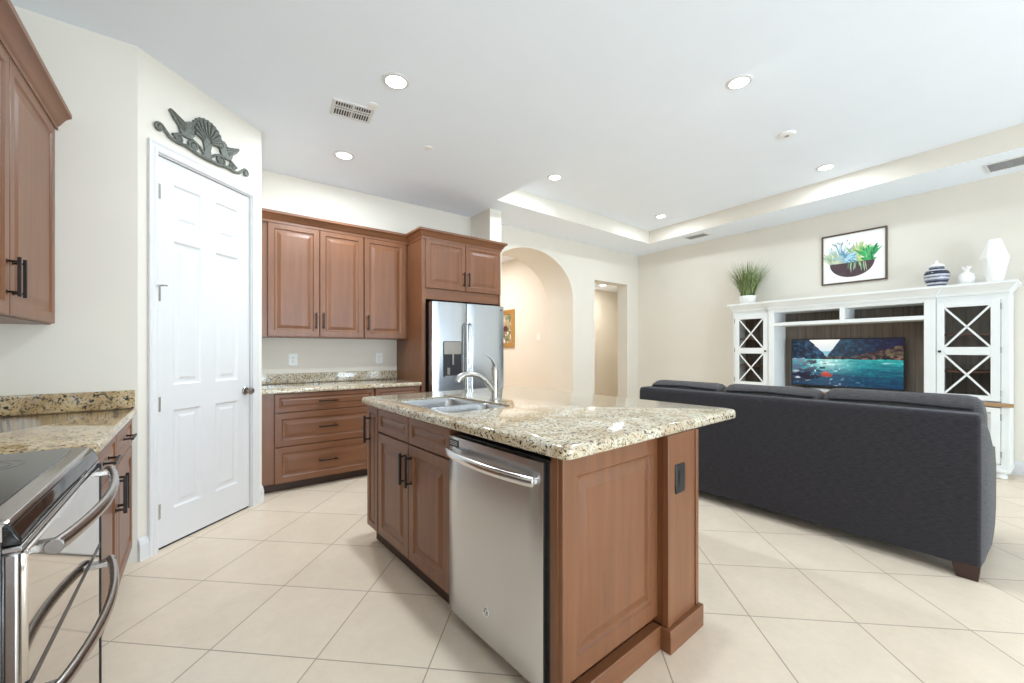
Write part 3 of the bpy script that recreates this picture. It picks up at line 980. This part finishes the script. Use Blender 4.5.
# ------------------------------------------------------------------ sofa
SX, SY0, SY1 = 3.320, .212, 2.352
so = thing('sofa', 'dark charcoal fabric sofa seen from behind facing the television', 'sofa', (SX, SY0, 0))
SL = SY1 - SY0
m = MB()
L = []
for z, x0, x1, g in ((.085, .0, .16, .0), (.11, -.004, .17, .0), (.50, -.004, .20, .002), (.865, .0, .19, .0), (.892, .006, .184, -.004), (.900, .02, .17, -.014)):
    L.append([(a, b, z) for a, b in rr(x0, x1, -g, SL + g, .02, 4)])
m.loft(L); m.build('back_frame', M['sofa'], so, smooth=True, ang=50)
m = MB(); m.box(.17, .90, .10, SL - .10, .10, .30); m.build('seat_frame', M['sofa'], so, bevel=.02)
m = MB(); m.box(.03, .90, .05, SL - .05, .068, .084); m.build('dust_cover', M['dust'], so)
for y0, sg in ((0, -1), (SL, 1)):
    m = MB()
    L = []
    for x, top, out in ((.012, .880, -.004), (.05, .880, .012), (.12, .865, .024), (.28, .790, .032), (.50, .690, .026), (.72, .640, .018), (.90, .625, .008), (.95, .600, .0)):
        lo = []
        for u, z in ((-.17, .085), (-.17, top - .03), (-.15, top), (-.05, top + .004), (out * .5, top - .02), (out, top - .12), (out, .42), (out * .95, .25), (out * .75, .14), (out * .4 - .004, .085)):
            lo.append((x, y0 + sg * u, z))
        L.append(lo)
    m.loft(L); m.build('arm', M['cush'], so, smooth=True, ang=60)
cw = (SL - .10) / 3
for i in range(3):
    y0 = .05 + cw * i
    m = MB(); m.loft([[(a, b, z) for a, b in rr(.20 + j, .93 - j, y0 + .01 + j, y0 + cw - .01 - j, .05, 5)] for j, z in ((.03, .301), (.0, .325), (0, .43), (.03, .465), (.10, .475))])
    m.build('seat_cushion', M['cush'], so, smooth=True, ang=60)
for i, (y0, y1, hz) in enumerate(((-.004, .745, .985), (.752, 1.435, .968), (1.445, 2.118, .962))):
    m = MB()
    L = []
    for z, x0, x1, e in ((.48, .21, .42, .02), (.60, .195, .42, .0), (.86, .150, .37, .0), (.905, .135, .35, .004), (hz - .035, .150, .325, .012), (hz - .008, .185, .300, .035), (hz, .215, .27, .07)):
        L.append([(a, b, z) for a, b in rr(x0, x1, y0 + e, y1 - e, .045, 5)])
    m.loft(L); bcu = m.build('back_cushion', M['cush'], so, smooth=True, ang=70)
    p = MB()
    z = .915
    p.tube([(.152, y0 + .035, z), (.136, y0 + .05, z), (.133, (y0 + y1) / 2, z + .012), (.136, y1 - .05, z), (.152, y1 - .035, z)], .007, 8)
    p.build('piping', M['pipe'], bcu)
for x, y in ((.002, .002), (.002, SL - .002), (.78, .09), (.78, SL - .09)):
    m = MB()
    s = 1 if y < 1 else -1
    m.loft([[(x + (a if x < .5 else a) , y + s * b, z) for a, b in ((0 + i * .4, 0 + i * .4), (.11 - i, 0 + i * .4), (.11 - i, .11 - i), (i * .4, .11 - i))] for i, z in ((.020, 0), (.0, .085))])
    m.build('leg', M['leg'], so, bevel=.003)

# ------------------------------------------------------------------ entertainment center on the television wall (local x = s along wall, -y = into the room)
ec = thing('entertainment_center', 'antique white wall unit with lattice glass cabinets around the television', 'entertainment center', (TWP[0], TWP[1], 0), TWR)
WB = -.020     # back of the unit
def tower(s0, s1, g0, g1, hinge_right):
    F_ = -.375
    t = MB()
    t.box(s0, s0 + .022, F_, WB, .10, 1.80); t.box(s1 - .022, s1, F_, WB, .10, 1.80)
    t.box(s0 + .022, s1 - .022, F_, WB, 1.735, 1.80); t.box(s0 + .022, s1 - .022, F_, WB, .70, .74); t.box(s0 + .022, s1 - .022, F_, WB, .10, .14)
    t.box(s0 + .0215, g0 - .060, F_, F_ + .02, .14, 1.735) if g0 - .060 > s0 + .03 else None
    t.box(g1 + .065, s1 - .0215, F_, F_ + .02, .14, 1.735) if g1 + .065 < s1 - .03 else None
    tw_ = t.build('tower', M['cream'], ec, bevel=.002)
    b = MB(); b.box(s0 + .022, s1 - .022, WB - .012, WB - .002, .74, 1.735); b.build('back_board', M['plank'], tw_)
    for z in (1.02, 1.40):
        sh = MB(); sh.box(s0 + .022, s1 - .022, F_ + .03, WB - .012, z, z + .018); sh.build('shelf', M['woodin'], tw_)
    # glazed door
    d0, d1 = g0 - .058, g1 + .062
    zb, zt = .752, 1.748
    gz = [(.802, 1.200), (1.280, 1.688)]
    d = MB()
    y0, y1 = F_ - .020, F_ - .001
    d.box(d0, g0, y0, y1, zb, zt); d.box(g1, d1, y0, y1, zb, zt)
    for a, bz in ((zb, gz[0][0]), (gz[0][1], gz[1][0]), (gz[1][1], zt)):
        d.box(g0, g1, y0, y1, a, bz)
    do = d.build('glass_door', M['cream'], ec, bevel=.0025)
    for a, bz in gz:
        la = MB()
        for (p, q_) in (((g0, a), (g1, bz)), ((g0, bz), (g1, a))):
            vx, vz = q_[0] - p[0], q_[1] - p[1]
            ln = math.hypot(vx, vz)
            nx, nz = -vz / ln * .0085, vx / ln * .0085
            la.prism([(p[0] + nx, p[1] + nz), (p[0] - nx, p[1] - nz), (q_[0] - nx, q_[1] - nz), (q_[0] + nx, q_[1] + nz)], y0 + .001, y0 + .009, 'y')
        la.build('lattice', M['cream'], do, smooth=False)
        pn = MB(); pn.box(g0, g1, y0 + .0095, y0 + .0125, a, bz); pn.build('pane', M['pane'], do, smooth=False)
    kx = d0 + .027 if hinge_right else d1 - .027
    kb = MB(); kb.lathe([(.006, 0), (.006, -.012), (.013, -.018), (.013, -.024), (.004, -.028)], 12, (kx, y0, 1.235), axis='y'); kb.build('knob', M['black'], do)
    hx = d1 + .003 if hinge_right else d0 - .003
    for z in (.83, 1.25, 1.67):
        h = MB(); h.tube([(hx, y0 + .004, z - .03), (hx, y0 + .004, z + .03)], .0055, 8); h.build('hinge', M['nickel'], do)
    # lower door with woven-look louvres
    ld = MB()
    lz0, lz1 = .150, .690
    ld.box(d0, g0, y0, y1, lz0, lz1); ld.box(g1, d1, y0, y1, lz0, lz1); ld.box(g0, g1, y0, y1, lz0, lz0 + .06); ld.box(g0, g1, y0, y1, lz1 - .05, lz1)
    zz = lz0 + .062
    while zz < lz1 - .062:
        ld.box(g0, g1, y0 + .005, y1, zz, zz + .014); zz += .020
    ldo = ld.build('louvred_door', M['cream'], ec, bevel=.0015)
    for z in (.24, .60):
        h = MB(); h.tube([(hx, y0 + .004, z - .03), (hx, y0 + .004, z + .03)], .0055, 8); h.build('hinge', M['nickel'], ldo)
    # oak ledge, plinth and bun feet
    lg = MB(); lg.box(s0 - .012, s1 + .025, F_ - .035, F_ - .0005, .702, .738); lg.build('oak_ledge', M['tanwood'], tw_, bevel=.003)
    pl = MB(); pl.box(s0 - .006, s1 + .006, F_ - .012, WB, .07, .10); pl.build('plinth', M['cream'], tw_, bevel=.004)
    for fx in (s0 + .06, s1 - .06):
        for fy in (F_ + .045, WB - .06):
            ft = MB(); ft.lathe([(.030, 0), (.040, .006), (.046, .022), (.044, .038), (.034, .048), (.030, .054), (.042, .060), (.042, .070)], 18, (fx, fy, 0)); ft.build('bun_foot', M['cream'], ec)
tower(1.955, 2.440, 2.050, 2.372, False)
tower(4.052, 4.545, 4.112, 4.425, True)
CF = -.405
c_ = MB()
c_.box(2.442, 2.512, CF, WB, .10, 1.80); c_.box(3.962, 4.050, CF, WB, .10, 1.80)
c_.box(2.512, 3.962, CF, WB, 1.755, 1.80); c_.box(2.512, 3.962, CF, WB, .70, .745)
c_.box(2.512, 3.962, CF, WB, 1.575, 1.618); c_.box(3.232, 3.282, CF, WB, 1.618, 1.755)
c_.build('hutch_frame', M['cream'], ec, bevel=.0025)
c_ = MB(); c_.box(2.512, 3.962, WB - .014, WB - .002, .745, 1.575); c_.box(2.512, 3.232, WB - .014, WB - .002, 1.618, 1.755); c_.box(3.282, 3.962, WB - .014, WB - .002, 1.618, 1.755)
c_.build('back_board', M['plank'], ec, smooth=False)
c_ = MB(); c_.box(2.512, 3.962, CF + .02, WB, .10, .70); con = c_.build('console', M['cream'], ec, bevel=.002)
for i in range(3):
    w = (3.962 - 2.512) / 3
    panel_front('console_door', w - .006, .55, M['cream'], con, (2.515 + w * i, CF, .13))
c_ = MB(); c_.box(2.43, 4.06, CF - .035, CF - .0005, .702, .738); c_.build('oak_ledge', M['tanwood'], con, bevel=.003)
c_ = MB(); c_.box(2.44, 4.052, CF - .008, WB, .0, .10); c_.build('plinth', M['cream'], con, bevel=.004)
EC = [(-.02, 1.800), (.004, 1.800), (.004, 1.828), (.010, 1.836), (.018, 1.846), (.034, 1.872), (.050, 1.886), (.056, 1.892), (.056, 1.915), (-.02, 1.915)]
k_ = molding([(1.955, WB), (1.955, -.385), (2.440, -.385), (2.440, CF - .010), (4.052, CF - .010), (4.052, -.385), (4.540, -.385), (4.540, WB)], EC)
k_.box(1.960, 4.535, -.372, WB, 1.805, 1.9145)
k_.build('cornice', M['cream'], ec, smooth=True, ang=30)

# television
def painting(name, mat, parent, w, h, nu, nv, fn, loc):
    """flat picture: a fine grid whose colour comes from fn(u,v) -> (nv,nu,3) sRGB 0..1 arrays"""
    u = (np.arange(nu) + .5) / nu
    v = (np.arange(nv) + .5) / nv
    U, V = np.meshgrid(u, v)
    C = np.clip(fn(U, V), 0, 1)
    C = np.where(C <= .04045, C / 12.92, ((C + .055) / 1.055) ** 2.4)
    xs = np.linspace(0, w, nu + 1); zs = np.linspace(0, h, nv + 1)
    verts = [(x, 0, z) for z in zs for x in xs]
    faces = [(j * (nu + 1) + i, j * (nu + 1) + i + 1, (j + 1) * (nu + 1) + i + 1, (j + 1) * (nu + 1) + i) for j in range(nv) for i in range(nu)]
    me = bpy.data.meshes.new(name)
    me.from_pydata(verts, [], faces)
    at = me.color_attributes.new('Col', 'FLOAT_COLOR', 'CORNER')
    cc = np.ones((nv * nu, 4, 4), dtype=np.float32)
    cc[:, :, :3] = C.reshape(-1, 1, 3)
    at.data.foreach_set('color', cc.ravel())
    me.materials.append(mat)
    o = bpy.data.objects.new(name, me)
    COL.objects.link(o)
    o.parent = parent
    o.location = loc
    return o

rng = np.random.default_rng(5)
def vnoise(U, V, fx, fy, seed=0):
    r = np.random.default_rng(seed)
    g = r.random((int(fy) + 3, int(fx) + 3))
    x = U * fx; y = V * fy
    i = np.floor(x).astype(int); j = np.floor(y).astype(int)
    a = x - i; b = y - j
    a = a * a * (3 - 2 * a); b = b * b * (3 - 2 * b)
    return (g[j, i] * (1 - a) + g[j, i + 1] * a) * (1 - b) + (g[j + 1, i] * (1 - a) + g[j + 1, i + 1] * a) * b
def fbm(U, V, fx, fy, seed=0, o=4):
    s, t, k = 0, 0, 1.0
    for q in range(o):
        s = s + k * vnoise(U, V, fx * 2 ** q, fy * 2 ** q, seed + q); t += k; k *= .55
    return s / t
def lerp(a, b, t):
    t = np.clip(t, 0, 1)[..., None]
    return np.array(a) * (1 - t) + np.array(b) * t if not isinstance(a, np.ndarray) else a * (1 - t) + np.array(b) * t

def river(U, V):
    n = fbm(U, V, 6, 5, 1)
    n2 = fbm(U, V, 18, 12, 9, 5)
    n3 = fbm(U, V, 34, 22, 77, 4)
    C = lerp((.78, .84, .86), (.95, .93, .90), (V - .70) / .3 + (n - .5))
    # far hills between the slopes
    far = (V < .74 + .10 * (n - .5) + .10 * np.abs(U - .33))
    C = np.where(far[..., None], lerp((.35, .58, .68), (.55, .74, .80), n * 1.4 - .2), C)
    # left slope
    lh = 1.02 - np.clip((U - .165), 0, 1) * 2.1 + .08 * (n2 - .5)
    left = (V < lh) & (U < .36)
    C = np.where(left[..., None], lerp((.03, .08, .16), (.16, .36, .50), (n3 - .5) * 2.2 + .2 + (U - .1) * 1.6), C)
    # right slope
    rh = .66 + np.clip(U - .355, 0, 1) * 2.9 + .08 * (n2 - .5)
    right = (V < rh) & (U > .355)
    tone = lerp((.03, .10, .18), (.10, .32, .42), (n3 - .5) * 2.2 + .36 - (U - .4) * .5)
    tone = lerp(tone, (.16, .05, .22), (U - .55) * 1.6 * np.clip(n * 1.6 - .2, 0, 1))
    C = np.where(right[..., None], tone, C)
    slope = (V < .62 + (U - .55) * .55 + .06 * (n2 - .5)) & (U > .55)
    C = np.where(slope[..., None], lerp((.16, .09, .14), (.40, .36, .26), (n3 - .5) * 3 + .3 + (U - .75)), C)
    bank = (V < .635 + .05 * (n2 - .5)) & (U > .32)
    C = np.where(bank[..., None], lerp((.08, .06, .10), (.50, .38, .34), (n3 - .5) * 3 + .3), C)
    # water
    wl = .575 + .02 * (n2 - .5)
    w = V < wl
    streak = fbm(U, V, 7, 30, 21)
    wc = lerp((.09, .26, .36), (.14, .66, .64), np.clip((V - .20) * 2.4, 0, 1) + (streak - .5) * .8)
    wc = lerp(wc, (.72, .86, .84), np.clip(1 - np.abs(U - .36) * 3.4, 0, 1) * np.clip(1.15 - np.abs(V - .50) * 4.5, 0, 1) * (.5 + streak))
    wc = lerp(wc, (.12, .17, .30), np.clip((.20 - V) * 4, 0, 1) * .6)
    wc = lerp(wc, (.82, .90, .90), np.clip((streak - .62) * 5, 0, 1) * (V > .48) * (U > .6))
    wc = lerp(wc, (.86, .93, .92), np.clip((n3 - .67) * 5, 0, 1) * np.clip(1 - np.abs(U - .34) * 2.4, 0, 1))
    wc = wc * (.82 + .36 * n3[..., None])
    C = np.where(w[..., None], wc, C)
    # rocks
    q = np.random.default_rng(8)
    many = [(q.uniform(0, .33) * q.uniform(.4, 1), q.uniform(.10, .55), q.uniform(.02, .06), q.uniform(.012, .035), (.2 + .25 * q.random(),) * 3) for _ in range(26)]
    many = [(a, b, c, d, (e[0], e[1] * 1.1, e[2] * 1.25)) for a, b, c, d, e in many]
    for cx, cy, rx, ry, c in many + list(((.05, .55, .10, .05, (.42, .50, .56)), (.03, .42, .08, .10, (.30, .40, .48)), (.16, .33, .10, .055, (.22, .26, .32)), (.30, .38, .035, .022, (.10, .16, .20)),
                              (.23, .50, .025, .015, (.10, .20, .25)), (.33, .47, .020, .010, (.12, .22, .26)), (.12, .20, .16, .09, (.10, .10, .18)), (.03, .12, .10, .08, (.16, .18, .26)), (.27, .32, .04, .02, (.14, .2, .25)),
                              (.34, .23, .055, .055, (.62, .22, .18)), (.03, .29, .04, .03, (.55, .60, .62)), (.06, .15, .04, .02, (.70, .74, .78)))):
        r = ((U - cx) / rx) ** 2 + ((V - cy) / ry) ** 2 + (n3 - .5) * 2.6
        C = lerp(C, c, (1 - r) * 4)
        C = lerp(C, tuple(min(1, q * 1.7) for q in c), np.clip((1 - r) * 4, 0, 1) * np.clip((V - cy) / ry - .1, 0, 1) * .7)
    return C

tvt = thing('television', 'flat television showing a turquoise mountain river inside the white wall unit', 'television', (*tw(3.192, .13), 0), TWR)
TW_, TH_ = 1.142, .625
TZ0 = .772
m = MB(); m.loft([[(a, y, TZ0 + b) for a, b in rr(-TW_ / 2 + i, TW_ / 2 - i, i, TH_ - i, .008, 3)] for i, y in ((.05, .045), (.01, .030), (0, .022), (0, -.002), (.002, -.004))])
m.build('housing', M['black'], tvt, bevel=0)
painting('screen', M['screen'], tvt, TW_ - .024, TH_ - .036, 200, 110, river, (-TW_ / 2 + .012, -.0048, TZ0 + .022))
for sx in (-.38, .38):
    m = MB(); m.tube([(sx, -.10, .7505), (sx, 0, .775), (sx, .10, .7505)], .006, 8); m.build('foot', M['black'], tvt)

# succulent print
def succulent(U, V):
    n = fbm(U, V, 9, 9, 3)
    C = np.ones(U.shape + (3,)) * np.array((.955, .95, .93))
    asp = .65 / .635
    r = np.random.default_rng(11)
    def leaf(cx, cy, L, w, ang, col):
        nonlocal C
        dx = (U - cx) * asp; dy = V - cy
        a = dx * math.cos(ang) + dy * math.sin(ang)
        b = -dx * math.sin(ang) + dy * math.cos(ang)
        t = a / L
        ww = w * np.sqrt(np.clip(1 - (2 * t - 1) ** 2, 0, 1))
        inside = np.clip((ww - np.abs(b)) / .006, 0, 1) * ((t > 0) & (t < 1))
        c2 = np.array(col) * (.82 + .3 * n[..., None])
        C = C * (1 - inside[..., None]) + np.clip(c2, 0, 1) * inside[..., None]
    pal = {'pale': [(.70, .77, .62), (.60, .70, .58), (.80, .82, .70)], 'blue': [(.45, .66, .76), (.62, .78, .84), (.40, .56, .66), (.72, .85, .88)],
           'lime': [(.72, .80, .50), (.60, .74, .44), (.82, .86, .62)], 'green': [(.22, .62, .36), (.16, .50, .30), (.34, .72, .44)]}
    def tuft(cx, cy, n_, L, w, key, spread=1.3):
        for k in range(n_):
            a = PI / 2 + r.uniform(-spread, spread)
            c = pal[key][r.integers(len(pal[key]))]
            leaf(cx + r.uniform(-.02, .02), cy + r.uniform(-.01, .02), L * r.uniform(.6, 1.05), w * r.uniform(.7, 1.1), a, c)
    tuft(.30, .50, 26, .36, .012, 'blue', 1.0)
    for k in range(10):
        a = r.uniform(.9, 2.3); q = r.uniform(.28, .38)
        leaf(.34 + math.cos(a) * q, .50 + math.sin(a) * q, .045, .012, a + r.uniform(-.6, .6), (.42, .50, .56))
    tuft(.15, .42, 26, .30, .014, 'pale', 1.0)
    tuft(.58, .44, 34, .38, .020, 'lime', .7)
    tuft(.38, .42, 34, .24, .030, 'blue', 1.4)
    tuft(.76, .44, 36, .30, .022, 'green', .9)
    tuft(.84, .50, 8, .12, .016, 'green', .9)
    for q, cx in enumerate(np.linspace(.16, .79, 18)):
        tuft(cx, .385, 7, .13, .020, ('pale', 'pale', 'blue', 'blue', 'lime', 'green')[min(5, q // 3)], 1.2)
    # bowl
    bx, by, br_ = .475, .405, .375
    d = np.sqrt(((U - bx) * asp / br_) ** 2 + ((V - by) / .31) ** 2)
    inside = np.clip((1 - d) / .012, 0, 1) * np.clip((by - V) / .006, 0, 1)
    C = C * (1 - inside[..., None]) + (np.array((.30, .23, .25)) * (.85 + .3 * n[..., None])) * inside[..., None]
    for k in range(12):
        key = 'pale' if k % 3 else 'green'
        c = pal[key][r.integers(3)]
        leaf(.44 + .022 * k + r.uniform(-.01, .01), .41, r.uniform(.10, .24), .011, -PI / 2 + r.uniform(-.25, .25), c)
    return C

pic = thing('framed_print', 'framed print of succulents in a dark bowl above the white wall unit', 'picture', (*tw(2.932, .0015), 2.098), TWR)
PW, PH = .655, .640
m = MB()
pf = [(0, 0), (0, -.024), (.004, -.026), (.015, -.026), (.018, -.022), (.018, -.010)]
m.loft([rect_ring(PW, PH, i, y) for i, y in pf], True, False); m.build('frame', M['brown_frame'], pic, smooth=False)
painting('print', M['art'], pic, PW - .036, PH - .036, 150, 150, succulent, (.018, -.011, .018))

# gilt picture in the hall
def blotches(U, V):
    n = fbm(U, V, 4, 5, 31); n2 = fbm(U, V, 8, 9, 44)
    C = lerp((.40, .30, .22), (.80, .74, .62), n * 1.8 - .4)
    C = lerp(C, (.36, .44, .32), (n2 - .52) * 6)
    C = lerp(C, (.90, .86, .80), (n2 < .40) * 1.0 * (V < .5))
    C = lerp(C, (.30, .14, .10), np.clip(1 - ((U - .6) / .18) ** 2 - ((V - .5) / .12) ** 2, 0, 1) * 2)
    return C
gp = thing('framed_painting', 'gilt framed painting on the hall wall beyond the arch', 'picture', (4.9485, 7.02, 1.300), R(-90))
m = MB()
gf = [(0, 0), (0, -.020), (.010, -.034), (.050, -.034), (.060, -.026), (.070, -.030), (.085, -.030), (.095, -.014)]
m.loft([rect_ring(.66, .755, i, y) for i, y in gf], True, False); m.build('frame', M['gold'], gp, smooth=False)
painting('canvas', M['art'], gp, .66 - .19, .755 - .19, 60, 70, blotches, (.095, -.015, .095))

# ------------------------------------------------------------------ ornaments on the wall unit
ZC = 1.9153
def banded():
    k = NT('blue_banded_glaze')
    tc = k.n('ShaderNodeTexCoord'); sp_ = k.n('ShaderNodeSeparateXYZ')
    k.l(tc.outputs['Object'], sp_.inputs[0])
    nz = k.noise(tc.outputs['Object'], 40, 3)
    ad = k.n('ShaderNodeMath', operation='MULTIPLY_ADD'); ad.inputs[1].default_value = .010
    k.l(nz, ad.inputs[0]); k.l(sp_.outputs['Z'], ad.inputs[2])
    mr = k.n('ShaderNodeMapRange'); mr.inputs['From Min'].default_value = 0; mr.inputs['From Max'].default_value = .24
    k.l(ad.outputs[0], mr.inputs['Value'])
    B, Wt, G = S(44, 47, 64), S(196, 196, 202), S(108, 111, 128)
    c = k.ramp(mr.outputs[0], [(0, B), (.10, G), (.17, Wt), (.24, B), (.32, G), (.38, Wt), (.46, G), (.52, Wt), (.60, B), (.70, S(36, 40, 60)), (.76, Wt), (.82, B), (.88, G), (.94, Wt)], 'CONSTANT')
    k.l(c, k.p.inputs['Base Color'])
    k.set(Roughness=.2)
    return k.m
M['banded'] = banded()
j = thing('ginger_jar', 'round blue and white banded ginger jar with lid on the wall unit', 'jar', (*tw(4.035, .25), ZC), TWR)
m = MB(); m.lathe([(.055, 0), (.062, .004), (.078, .04), (.096, .09), (.102, .125), (.097, .160), (.078, .188), (.060, .200), (.058, .222), (.050, .224)], 32); m.build('body', M['banded'], j, smooth=True, ang=60)
m = MB(); m.lathe([(.060, .2245), (.063, .232), (.054, .246), (.030, .258), (.010, .264), (.010, .270), (.015, .279), (.012, .288), (.003, .292)], 28); m.build('lid', M['white'], j, smooth=True, ang=60)
j = thing('ceramic_jar', 'small round white ceramic jar between ginger jar and faceted vase', 'jar', (*tw(4.250, .25), ZC), TWR)
m = MB(); m.lathe([(.036, 0), (.046, .006), (.060, .04), (.063, .075), (.056, .110), (.034, .130), (.022, .137), (.021, .150), (.026, .158), (.018, .158)], 28); m.build('body', M['white'], j, smooth=True, ang=60)
m = MB()
for a in range(5):
    ang = a * 2 * PI / 5
    m.tube([(.010 * math.cos(ang), .010 * math.sin(ang), .156), (.026 * math.cos(ang), .026 * math.sin(ang), .178), (.034 * math.cos(ang), .034 * math.sin(ang), .196)], [.010, .010, .004], 8)
m.build('stopper', M['white'], j)
j = MB()
sg6 = 8
L = []
for r_, z, tw0 in ((.055, 0, 0), (.105, .245, .5), (.045, .432, 0)):
    L.append([(r_ * math.cos(2 * PI * (i + tw0) / sg6), r_ * math.sin(2 * PI * (i + tw0) / sg6), z) for i in range(sg6)])
rows = [[j.v(p) for p in lp] for lp in L]
for k in range(2):
    for i in range(sg6):
        a, b = rows[k], rows[k + 1]
        o_ = (i + 1) % sg6
        if k == 0:
            j.f([a[i], a[o_], b[i]]); j.f([a[o_], b[o_], b[i]])
        else:
            j.f([a[i], a[o_], b[o_]]); j.f([a[i], b[o_], b[i]])
j.f(rows[0][::-1])
inr = [j.v((p[0] * .86, p[1] * .86, p[2])) for p in L[2]]
deep = [j.v((p[0] * .8, p[1] * .8, p[2] - .12)) for p in L[2]]
for i in range(sg6):
    o_ = (i + 1) % sg6
    j.f([rows[2][i], rows[2][o_], inr[o_], inr[i]]); j.f([inr[i], inr[o_], deep[o_], deep[i]])
j.f(deep)
vz = j.build('faceted_vase', M['white'], None, (*tw(4.437, .25), ZC), TWR, bevel=.002, smooth=False)
tag(vz, 'tall white faceted vase at the end of the wall unit', 'vase')

pg = thing('potted_grass', 'tufted green grass in a white pot on the wall unit', 'plant', (*tw(2.093, .23), ZC), TWR)
m = MB(); m.lathe([(.088, 0), (.094, .004), (.112, .112), (.113, .120), (.104, .120), (.100, .098)], 28); m.lathe([(.10, .097), (.10, .1)], 28, mi=1)
m.build('pot', [M['white'], M['toe']], pg, smooth=True, ang=50)
gm = NT('grass_blades')
tcg = gm.n('ShaderNodeTexCoord'); spg = gm.n('ShaderNodeSeparateXYZ'); gm.l(tcg.outputs['Object'], spg.inputs[0])
nzg = gm.noise(gm.coord((60, 60, 2)), 1.0, 2)
gm.l(gm.mix(gm.ramp(nzg, [(.40, (0, 0, 0, 1)), (.62, (1, 1, 1, 1))]), S(84, 112, 62), S(158, 164, 108)), gm.p.inputs['Base Color'])
gm.set(Roughness=.55)
random.seed(4)
m = MB()
for i in range(420):
    a = random.uniform(0, 2 * PI); r0 = .09 * math.sqrt(random.random())
    lean = min(.42, abs(random.gauss(0, .16)) + .19 * r0 / .09)
    h = random.uniform(.36, .60) * (1 - .45 * lean)
    if random.random() < .05: lean *= 1.3
    ca, sa = math.cos(a), math.sin(a)
    w = random.uniform(.0028, .0045)
    px, py = -sa, ca
    L = []
    for k in range(6):
        t = k / 5
        rad = r0 + lean * h * 1.7 * t ** 1.6
        zz = .095 + h * t * (1 - .18 * lean * t)
        ww = w * (1 - t) ** .6 + .0004
        x, y = rad * ca, rad * sa
        if y > .20: y = .20
        L.append([(x + px * ww, y + py * ww, zz), (x - px * ww, y - py * ww, zz)])
    rows = [[m.v(p) for p in lp] for lp in L]
    for p, q_ in zip(rows, rows[1:]):
        m.f([p[0], p[1], q_[1], q_[0]])
m.build('foliage', gm.m, pg, smooth=False)

# ------------------------------------------------------------------ ceiling fittings
def can_light(x, y, z, label, power, group='recessed ceiling lights', tint=(.80, .915, 1.0)):
    t = thing('recessed_light', label, 'ceiling light', (x, y, z), 0, group)
    m = MB(); m.lathe([(.066, -.004), (.066, -.009), (.082, -.008), (.090, -.001), (.090, .0)], 32, cap=False); m.build('trim_ring', M['trim'], t)
    m = MB(); m.lathe([(.067, -.0005), (.067, -.005)], 32); m.build('lens', M['lamp'], t)
    if power:
        a = area('lamp_beam', (x, y, z - .02), (0, 0, 0), .13, .13, power, tint, 'DISK')
        a.parent = None
can_light(1.048, 2.634, CH, 'recessed ceiling light closest to the square air vent, above the island end', 28)
can_light(1.068, 3.925, CH, 'recessed ceiling light in front of the brown wall cabinets', 20)
can_light(3.280, 3.458, TZ, 'recessed tray light nearest the refrigerator', 13)
can_light(3.207, 1.396, TZ, 'recessed tray light above the floor between island and sofa', 22)
can_light(5.450, 1.466, TZ, 'recessed tray light closest to the television wall and smoke detector', 10)
can_light(5.490, 3.501, TZ, 'recessed tray light near the far tray corner by the doorway', 10)
can_light(6.683, 5.605, LZ, 'recessed ceiling light inside the lobby beyond the doorway', 15, tint=(1.0, .97, .90))
# the hall beyond the arch is lit by its own lamp, hidden behind the arch
can_light(3.70, 6.60, CH, 'recessed ceiling light in the hall beyond the arch', 44, tint=(1.0, .96, .92))

def vent(label, x, y, z, w, d, rz, nx, rows, dark, lou=None):
    t = thing('air_vent', label, 'air vent', (x, y, z), rz)
    m = MB()
    m.loft([[(a, b, zz) for a, b in rr(-w / 2 + i, w / 2 - i, -d / 2 + i, d / 2 - i, .004, 2)] for i, zz in ((0, 0), (0, -.005), (.006, -.009), (.020, -.009), (.022, -.004))], False, False)
    m.build('vent_frame', M['trim'], t, smooth=False)
    m = MB(); m.box(-w / 2 + .018, w / 2 - .018, -d / 2 + .018, d / 2 - .018, -.003, -.0005); m.build('duct_opening', dark, t, smooth=False)
    m = MB()
    gw = (w - .044) / nx
    for i in range(nx + 1):
        x0 = -w / 2 + .022 + gw * i
        m.box(x0 - gw * .16, x0 + gw * .16, -d / 2 + .02, d / 2 - .02, -.008, -.0035)
    for r_ in rows:
        y0 = -d / 2 + d * r_
        m.box(-w / 2 + .02, w / 2 - .02, y0 - .006, y0 + .006, -.0085, -.003)
    m.box(-.008, .008, -d / 2 + .02, d / 2 - .02, -.009, -.003)
    m.build('louvres', lou or M['trim'], t, smooth=False)
vent('white square louvred air vent in the kitchen ceiling', .92, 3.165, CH, .29, .22, R(-8), 14, (.36, .5), M['slot'])
vent('grey air vent in the ceiling border near the doorway corner', 6.224, 3.339, CH, .34, .20, R(88), 10, (), M['vent'], M['vent'])
vent('grey air vent in the ceiling border above the faceted vase', 6.172, .222, CH, .29, .30, R(87), 10, (), M['vent'], M['vent'])
sd = thing('smoke_detector', 'round white smoke detector on the tray ceiling', 'smoke detector', (4.331, 1.462, TZ))
m = MB(); m.lathe([(.070, 0), (.070, -.008), (.062, -.016), (.050, -.018), (.012, -.019)], 28); m.build('housing', M['plastic'], sd)
m = MB(); m.lathe([(.02, -.021), (.018, -.017)], 16); m.build('test_button', M['vent'], sd)
for x, y, lab in ((1.62, 3.33, 'small flat white sprinkler cap on the ceiling in front of the wall cabinets'), (1.02, 3.0, 'small flat white sprinkler cap on the ceiling beside the square air vent')):
    m = MB(); m.lathe([(.040, 0), (.040, -.004), (.030, -.008), (.004, -.009)], 20)
    tag(m.build('sprinkler_cap', M['plastic'], None, (x, y, CH)), lab, 'sprinkler cap')
